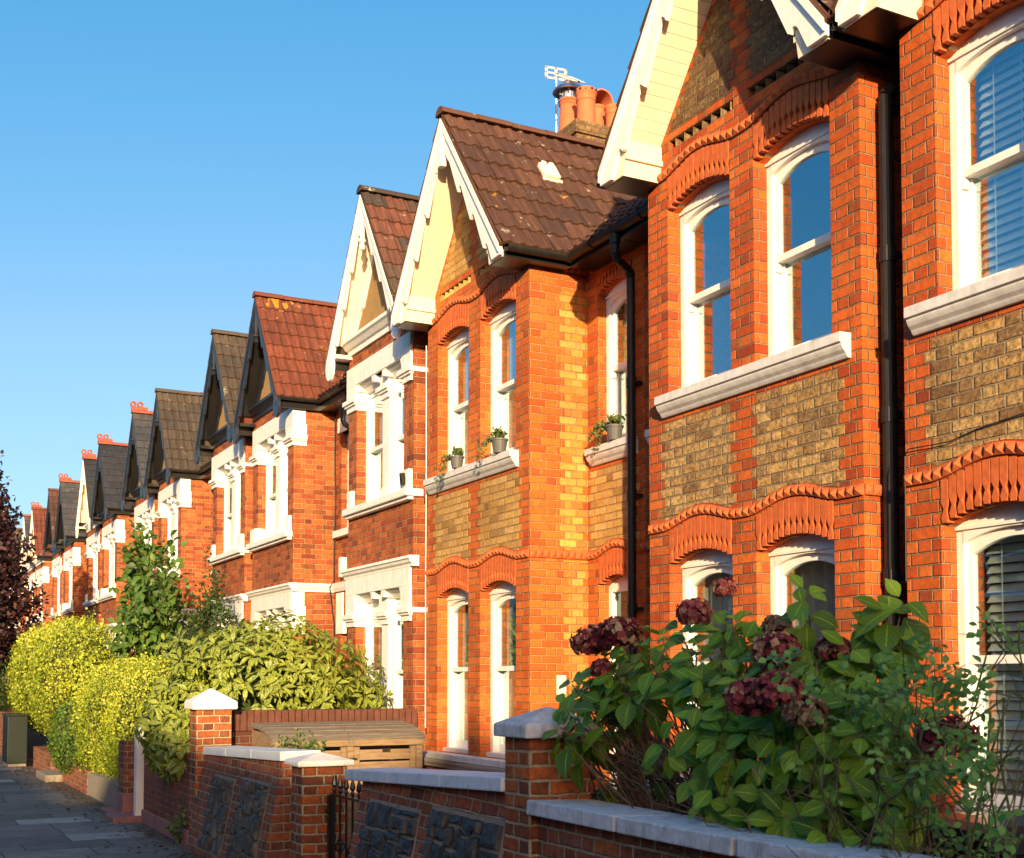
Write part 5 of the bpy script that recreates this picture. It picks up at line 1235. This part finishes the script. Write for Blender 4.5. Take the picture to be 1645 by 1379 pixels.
for c, r, m in (((3.46, 5.74, 1.945), .105, 'petal'), ((3.50, 5.53, 1.985), .11, 'petal'), ((3.60, 5.0, 2.07), .085, 'petal_p'), ((3.7, 4.89, 2.19), .055, 'petal_p'), ((3.45, 4.2, 1.865), .10, 'petal'), ((3.25, 4.12, 1.665), .105, 'petal'), ((3.25, 3.95, 1.70), .10, 'petal'),
                ((3.6, 4.02, 1.87), .07, 'petal_p'), ((3.3, 3.84, 1.61), .085, 'petal_b'), ((3.55, 3.36, 1.53), .10, 'petal'), ((3.6, 4.38, 1.98), .06, 'petal_b'), ((3.45, 5.62, 1.80), .06, 'petal'), ((3.2, 5.5, 1.47), .05, 'petal_b')):
    mophead(c, r, m)

# --- rose in front of it
ro = thing('rose_bush', 'straggly rose bush with thin twigs and small leaves at the right of the coping', 'bush', (3.5, 3.4, 0))
segs, P, D, Nn = [], [], [], []
def grow(p, d, ln, lev):
    p = np.array(p); d = unit(np.array(d)); pts = [tuple(p)]; k = 5
    for i in range(k):
        d = unit(d + rng.normal(size=3) * .16 + np.array([0, 0, .03])); p = p + d * ln / k
        if p[2] > 1.96 - .25 * max(0, p[1] - 3.2): break
        pts.append(tuple(p))
        if lev < 3 and i > 0 and rng.random() < .58: grow(p, unit(d + rng.normal(size=3) * .7), ln * rng.uniform(.4, .65), lev + 1)
        if rng.random() < (.04, .10, .22, .34)[lev] * LEAFY[0]:
            s = unit(np.cross(d, rng.normal(size=3))); 
            for q in range(5):
                a = (q // 2 + 1) * .018; sd = (1 if q % 2 else -1) if q < 4 else 0
                ax = unit(s + rng.normal(size=3) * .1); w = unit(np.cross(ax, np.array([-.5, -.6, .6])))
                P.append(p + ax * a * 1.6); D.append(unit(ax * (.5 if q < 4 else 1) + w * sd * .9)); Nn.append(np.array([-.45, -.55, .65]) + rng.normal(size=3) * .35)
    if len(pts) > 1: segs.append((pts, (.0075, .0048, .0032, .0022)[lev]))
LEAFY = [1.0]
for k in range(8): LEAFY[0] = .45; grow((3.5 + rng.normal() * .05, 3.22 + rng.normal() * .08, .55), (-.03 + rng.normal() * .07, -.16 + rng.normal() * .14, 1), rng.uniform(.95, 1.25), 0)
for k in range(7): LEAFY[0] = 1.5; grow((3.42 + rng.normal() * .05, 3.48 + rng.normal() * .08, .65), (-.08 + rng.normal() * .08, .10 + rng.normal() * .14, 1), rng.uniform(.62, .92), 0)
for k in range(3): LEAFY[0] = 1.0; grow((3.5, 3.1, .8), (-.05, -.3 + rng.normal() * .1, .9), rng.uniform(.5, .7), 1)
P, D, Nn = np.array(P), np.array(D), np.array(Nn); q = ~((P[:, 2] < 1.2) & (P[:, 0] < 3.45)); P, D, Nn = P[q], D[q], Nn[q]
n = len(P); ln = U_(.024, .040, n)
scatter('foliage', 'rose', SMALL, P, D, Nn, ln, ln * 1.15, U_(0, 1, n), ro)['kind'] = 'stuff'
mb = MB()
for pts, r in segs: mb.tube(pts, r, 5, r * .55)
mb.build('canes', 'stem_g', ro, smooth=True, fix=False)['kind'] = 'stuff'
dry = [arc((3.45 + rng.normal() * .1, rng.uniform(3.2, 4.3), 1.0), (3.35 + rng.normal() * .15, rng.uniform(3.0, 4.6), rng.uniform(1.15, 1.5)), (0, 0, rng.uniform(0, .15)), 6, .025) for _ in range(40)]
twigs('dry_twigs', 'twig', dry, ro, .004, .002)['kind'] = 'stuff'

# --- speckled laurel
def shell_leaves(c, rad, n, zmin, tilt=.5, inner=.75):
    u = unit(N_(n, 3)); k = rng.uniform(inner, 1.03, n)[:, None]; P = np.array(c) + u * np.array(rad) * k
    lump = 1 + .10 * np.sin(P[:, :1] * 5.1 + 1) * np.sin(P[:, 1:2] * 4.3) + .07 * np.sin(P[:, 2:] * 7)
    P = np.array(c) + (P - np.array(c)) * lump; m = P[:, 2] > zmin
    return P[m], u[m]
au = thing('laurel_bush', 'domed speckled yellow and green laurel leaning over the brown brick wall', 'bush', (4.2, 14.35, 0))
P, D, Nn, L, V = [], [], [], [], []
for c, rad, n in (((4.25, 14.4, 1.50), (1.30, .95, 1.02), 800), ((3.35, 14.5, 1.25), (.55, .8, .75), 240), ((5.0, 14.2, 1.40), (.62, .7, .50), 200), ((3.08, 14.1, .98), (.22, .75, .38), 110)):
    Q, u = shell_leaves(c, rad, n, .72)
    for p, q in zip(Q, u):
        for k in range(7):
            a = 2 * math.pi * k / 7 + rng.normal() * .3; s = unit(np.cross(q, [.3, .1, 1])); w = np.cross(q, s); e = s * math.cos(a) + w * math.sin(a)
            d = unit(e + q * rng.uniform(.1, .9) + np.array([0, 0, -.32])); P.append(p + d * .03); D.append(d); Nn.append(q + np.array([-.1, -.15, .45]) + rng.normal(size=3) * .15); L.append(rng.uniform(.095, .155)); V.append(np.clip(rng.normal(.5, .28), 0, 1))
L = np.array(L); scatter('foliage', 'aucuba', LANCE, P, D, Nn, L, L * .95, V, au)['kind'] = 'stuff'
twigs('stems', 'stem_g', [arc((4.2 + rng.normal() * .2, 14.4 + rng.normal() * .2, 0), (4.2 + rng.normal() * .8, 14.4 + rng.normal() * .5, rng.uniform(1.2, 2.1)), (0, 0, .1)) for _ in range(30)], au, .012, .005)['kind'] = 'stuff'

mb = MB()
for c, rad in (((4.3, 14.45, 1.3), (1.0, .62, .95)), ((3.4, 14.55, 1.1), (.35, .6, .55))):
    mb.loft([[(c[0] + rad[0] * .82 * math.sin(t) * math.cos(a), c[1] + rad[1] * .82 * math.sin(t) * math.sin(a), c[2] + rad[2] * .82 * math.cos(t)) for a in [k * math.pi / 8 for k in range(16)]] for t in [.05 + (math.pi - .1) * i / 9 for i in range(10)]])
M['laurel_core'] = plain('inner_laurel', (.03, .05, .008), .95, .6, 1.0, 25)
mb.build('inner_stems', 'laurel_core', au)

# --- golden privet hedges
def hedge(name, label, blobs, mat, n, size, zmin, pos, pexp=2.6, shade=None):
    t = thing(name, label, 'hedge', pos); P, Nn = [], []
    tot = sum(b[1][0] * b[1][1] + b[1][1] * b[1][2] for b in blobs)
    for c, rad in blobs:
        m = int(n * (rad[0] * rad[1] + rad[1] * rad[2]) / tot); u = unit(N_(m, 3)); sup = u / (np.abs(u) ** pexp).sum(1, keepdims=True) ** (1 / pexp)
        q = sup * np.array(rad) * rng.uniform(.80, 1.02, m)[:, None]; lump = 1 + .07 * np.sin(q[:, :1] * 6 + 2) * np.sin(q[:, 1:2] * 5) * np.sin(q[:, 2:] * 5.5 + 1) + .05 * np.sin(q[:, 1:2] * 13) * np.sin(q[:, 2:] * 12)
        q = q * lump; P.append(np.array(c) + q); Nn.append(unit(u / np.array(rad)))
    P = np.concatenate(P); Nn = np.concatenate(Nn); k = (P[:, 2] > zmin + .12 * np.sin(P[:, 1] * 3)); P, Nn = P[k], Nn[k]
    # sprigs that stick out of the clipped surface
    m = len(P) // 40; i = rng.integers(0, len(P), m); sp = P[i]; P2, N2 = [], []
    for p, q in zip(sp, Nn[i]):
        d = unit(q * .6 + np.array([0, 0, .8]) + rng.normal(size=3) * .2); h = rng.uniform(.06, .2)
        for s in range(5): P2.append(p + d * h * s / 4); N2.append(q + rng.normal(size=3) * .8)
    P = np.concatenate([P, P2]); Nn = np.concatenate([Nn, unit(np.array(N2))])
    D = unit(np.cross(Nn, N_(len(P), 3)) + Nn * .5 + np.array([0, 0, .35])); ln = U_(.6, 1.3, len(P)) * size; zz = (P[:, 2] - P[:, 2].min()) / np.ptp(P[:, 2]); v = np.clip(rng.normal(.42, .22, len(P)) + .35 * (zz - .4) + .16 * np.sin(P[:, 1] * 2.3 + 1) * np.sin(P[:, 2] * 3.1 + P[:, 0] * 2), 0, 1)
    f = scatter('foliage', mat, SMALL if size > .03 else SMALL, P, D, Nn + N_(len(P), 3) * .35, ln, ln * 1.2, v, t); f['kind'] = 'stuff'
    core = MB()
    for c, rad in blobs:
        rings = []
        for i in range(9):
            ph = -math.pi / 2 + math.pi * (i + .02) / 8.04; ring = []
            for j in range(16):
                th = 2 * math.pi * j / 16; w = np.array([math.cos(ph) * math.cos(th), math.cos(ph) * math.sin(th), math.sin(ph)]); w = w / (np.abs(w) ** pexp).sum() ** (1 / pexp) * np.array(rad) * .80; ring.append((c[0] + w[0], c[1] + w[1], max(c[2] + w[2], zmin + .15)))
            rings.append(ring)
        core.loft(rings)
    core.build('twig_core', 'twigcore', t)
    return t
M['twigcore'] = plain('inner_twigs', (.10, .10, .015), .95, .5, 1.0, 30)
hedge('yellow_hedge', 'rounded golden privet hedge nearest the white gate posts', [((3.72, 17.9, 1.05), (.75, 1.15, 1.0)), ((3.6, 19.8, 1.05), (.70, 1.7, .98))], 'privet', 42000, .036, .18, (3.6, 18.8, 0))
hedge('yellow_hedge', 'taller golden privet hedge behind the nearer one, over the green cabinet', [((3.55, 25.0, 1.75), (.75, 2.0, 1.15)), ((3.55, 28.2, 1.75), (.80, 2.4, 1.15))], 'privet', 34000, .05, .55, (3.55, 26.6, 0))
hedge('green_hedge', 'dark green shrub growing low between the two yellow hedges', [((3.15, 21.9, .75), (.38, 1.2, .62))], 'privet_g', 5000, .05, .12, (3.15, 21.9, 0))
hedge('green_hedge', 'dark green hedge beyond the cabinet at the left edge', [((3.1, 36, 1.7), (.55, 5.5, 1.1)), ((2.6, 44, 2.0), (.6, 6, 1.4))], 'dark_leaf', 14000, .09, .9, (3.0, 38, 0))

# --- trees
def crown_tree(name, label, base, trunk_top, r, blobs, mat, n, size, tpl, trunkmat='bark', limbs=14, droop=.3, clump=7):
    t = thing(name, label, 'tree', base); segs = MB(); b = np.array(base, float); tt = np.array(trunk_top, float)
    segs.tube(arc(b, tt, (.03, .04, 0), 6, .02), r, 10, r * .55)
    P, D, Nn, V = [], [], [], []
    cl = []
    tot = sum(q[1][0] * q[1][1] * q[1][2] for q in blobs) ** 1
    for c, rad in blobs:
        m = max(3, int(n / clump * rad[0] * rad[1] * rad[2] / tot)); u = unit(N_(m, 3)) * (rng.uniform(.12, 1, m) ** .45)[:, None]; cl.append(np.array(c) + u * np.array(rad))
    cl = np.concatenate(cl); idx = rng.permutation(len(cl))
    for i in idx[:limbs * 6]:
        s = b + (tt - b) * rng.uniform(.45, 1); segs.tube(arc(s, cl[i], (0, 0, .12), 5, .03), r * .22, 5, .004)
    segs.build('trunk', trunkmat, t, smooth=True, fix=False)
    for p in cl:
        w = rng.normal(.5, .22); ax = unit(p - (b + tt) / 2 + rng.normal(size=3) * .3)
        for k in range(clump):
            d = unit(rng.normal(size=3) + ax * .6 + np.array([0, 0, -droop])); P.append(p + ax * (k - clump / 2) * size * .5 + rng.normal(size=3) * size * .55); D.append(d); Nn.append(np.array([-.3, -.4, .8]) + rng.normal(size=3) * .5); V.append(np.clip(w + rng.normal() * .12, 0, 1))
    m = len(P); ln = U_(.7, 1.25, m) * size
    scatter('crown', mat, tpl, P, D, Nn, ln, ln * 1.05, V, t)['kind'] = 'stuff'; return t
crown_tree('young_tree', 'young leafy green tree rising above the yellow hedge', (4.3, 21.0, 0), (4.3, 21.3, 3.6), .05,
           [((4.25, 21.6, 2.5), (.55, 1.0, .85)), ((4.2, 21.9, 3.2), (.4, .75, .6)), ((4.15, 21.9, 3.9), (.28, .5, .45)), ((4.2, 21.6, 3.6), (.35, .6, .5)), ((4.3, 20.2, 3.5), (.16, .3, .6)), ((4.25, 20.9, 2.9), (.4, .7, .7))], 'cherry', 2600, .13, BROAD, droop=.7, clump=6)
crown_tree('dark_shrub', 'dark green climbing shrub against the brick beside the young tree', (4.95, 20.2, 0), (4.95, 20.3, 2.6), .05,
           [((4.9, 20.2, 2.4), (.40, .8, .85)), ((5.0, 20.3, 3.1), (.25, .45, .5)), ((5.05, 20.9, 3.7), (.08, .2, .45)), ((4.8, 19.8, 1.8), (.5, .9, .7))], 'dark_leaf', 5200, .06, SMALL, clump=9)
crown_tree('purple_tree', 'dark purple leaved tree at the left edge of the pavement', (2.1, 31.5, 0), (2.1, 31.5, 4.4), .14,
           [((2.0, 31.5, 3.9), (1.35, 1.5, 1.5)), ((1.9, 31.5, 5.3), (1.25, 1.4, 1.1)), ((2.2, 31.8, 6.4), (.75, .9, .8)), ((2.35, 31.5, 5.6), (.85, .9, .7)), ((2.7, 31, 4.7), (.8, .8, .7)), ((2.8, 31, 3.4), (.85, .9, .9)), ((2.3, 31.5, 2.5), (.9, 1, .6))], 'purple', 17000, .10, OVAL, clump=9)

# --- plants in pots on the sills
def pot_plant(label, x, y, z, r, trail, seed):
    t = thing('potted_plant', label, 'potted plant', (x, y, z), 'potted plants on the upper sills')
    mb = MB(); h = r * 1.65; mb.lathe([(0, .001), (r * .72, 0), (r * .95, h * .86), (r * 1.05, h * .87), (r * 1.06, h), (r * .96, h), (r * .93, h - .02), (0, h - .025)], (x, y, z), 18); mb.build('pot', 'pot', t)
    P, D, V, paths = [], [], [], []
    for k in range(26):
        a = rng.uniform(0, 6.28); rr = rng.uniform(0, r * 1.15); paths.append(arc((x, y, z + h - .02), (x + rr * math.cos(a), y + rr * math.sin(a), z + h + rng.uniform(.02, .09)), (0, 0, .03), 4, .004))
    for k in range(trail):
        q = rng.uniform(.08, .24); paths.append(arc((x - .02, y + r * .6, z + h), (x - rng.uniform(.03, .13), y + r + q, z + h - rng.uniform(.02, .26)), (-.02, 0, .06), 6, .008))
    for p in paths:
        for q in p[1:]:
            for _ in range(3): P.append(np.array(q) + rng.normal(size=3) * .008); D.append(rng.normal(size=3) + np.array([-.3, -.3, .2])); V.append(rng.random())
    twigs('stems', 'stem_g', paths, t, .002, .0012, 4); n = len(P); ln = U_(.022, .036, n)
    scatter('foliage', 'ivy', OVAL, P, D, N_(n, 3) * .5 + np.array([-.4, -.5, .6]), ln, ln, V, t)['kind'] = 'stuff'
pot_plant('potted trailing plant on the left half of the orange house upper sill', 5.60, 12.10, 4.02, .078, 9, 1)
pot_plant('potted trailing plant near the right end of the orange house upper sill', 5.60, 11.08, 4.02, .085, 7, 2)
pot_plant('potted trailing plant on the recessed window sill beside the downpipe', 6.27, 9.98, 4.02, .085, 11, 3)

# --- small weeds and litter
def weeds(label, spots, hgt, mat, size, n):
    t = thing('weed', label, 'weed', spots[0]); P, D, paths = [], [], []
    for s in spots:
        for k in range(n):
            e = np.array(s) + np.array([rng.normal() * .05 - .03, rng.normal() * .12, abs(rng.normal()) * hgt]); paths.append(arc(s, e, (0, 0, .02), 4, .006))
    for p in paths:
        for q in p[1:]:
            for _ in range(2): P.append(np.array(q) + rng.normal(size=3) * .01); D.append(rng.normal(size=3) + np.array([-.2, -.2, .4]))
    twigs('stems', 'stem_g', paths, t, .002, .001, 4)['kind'] = 'stuff'; m = len(P); ln = U_(.7, 1.2, m) * size
    scatter('foliage', mat, OVAL, P, D, N_(m, 3) * .5 + np.array([-.4, -.5, .6]), ln, ln, rng.random(m), t)['kind'] = 'stuff'
weeds('small ivy growing up behind the coping in front of the timber bin store', [(3.62, 11.0, 1.08), (3.62, 11.4, 1.06), (3.62, 11.8, 1.04), (3.62, 10.7, 1.08)], .10, 'ivy', .035, 12)
weeds('tiny weeds growing from the joints under the foreground coping', [(3.085, 4.35, .93), (3.085, 4.15, .93), (3.085, 4.0, .88)], .05, 'ivy', .016, 10)
weeds('small weed with a dry stalk at the foot of the stained brick wall', [(3.0, 13.5, .0), (3.0, 13.7, .02), (3.01, 13.4, .2)], .16, 'ivy', .05, 5)
weeds('small weed at the foot of the left stone panel wall', [(2.93, 10.4, .0), (2.93, 10.5, .05)], .10, 'ivy', .04, 7)
n = 900; y = U_(8, 30, n); x = 3.0 - abs(rng.normal(size=n)) * .28; P = np.stack([x, y, np.full(n, .008)], 1); D = N_(n, 3); D[:, 2] *= .15; Q = N_(n, 3) * .25; Q[:, 2] = 1
ln = U_(.02, .06, n); o = scatter('leaf_litter', 'litter', OVAL, P, D, Q, ln, ln, rng.random(n)); o['kind'] = 'stuff'; tag(o, 'dry brown leaf litter lying along the foot of the garden walls', 'leaf litter')
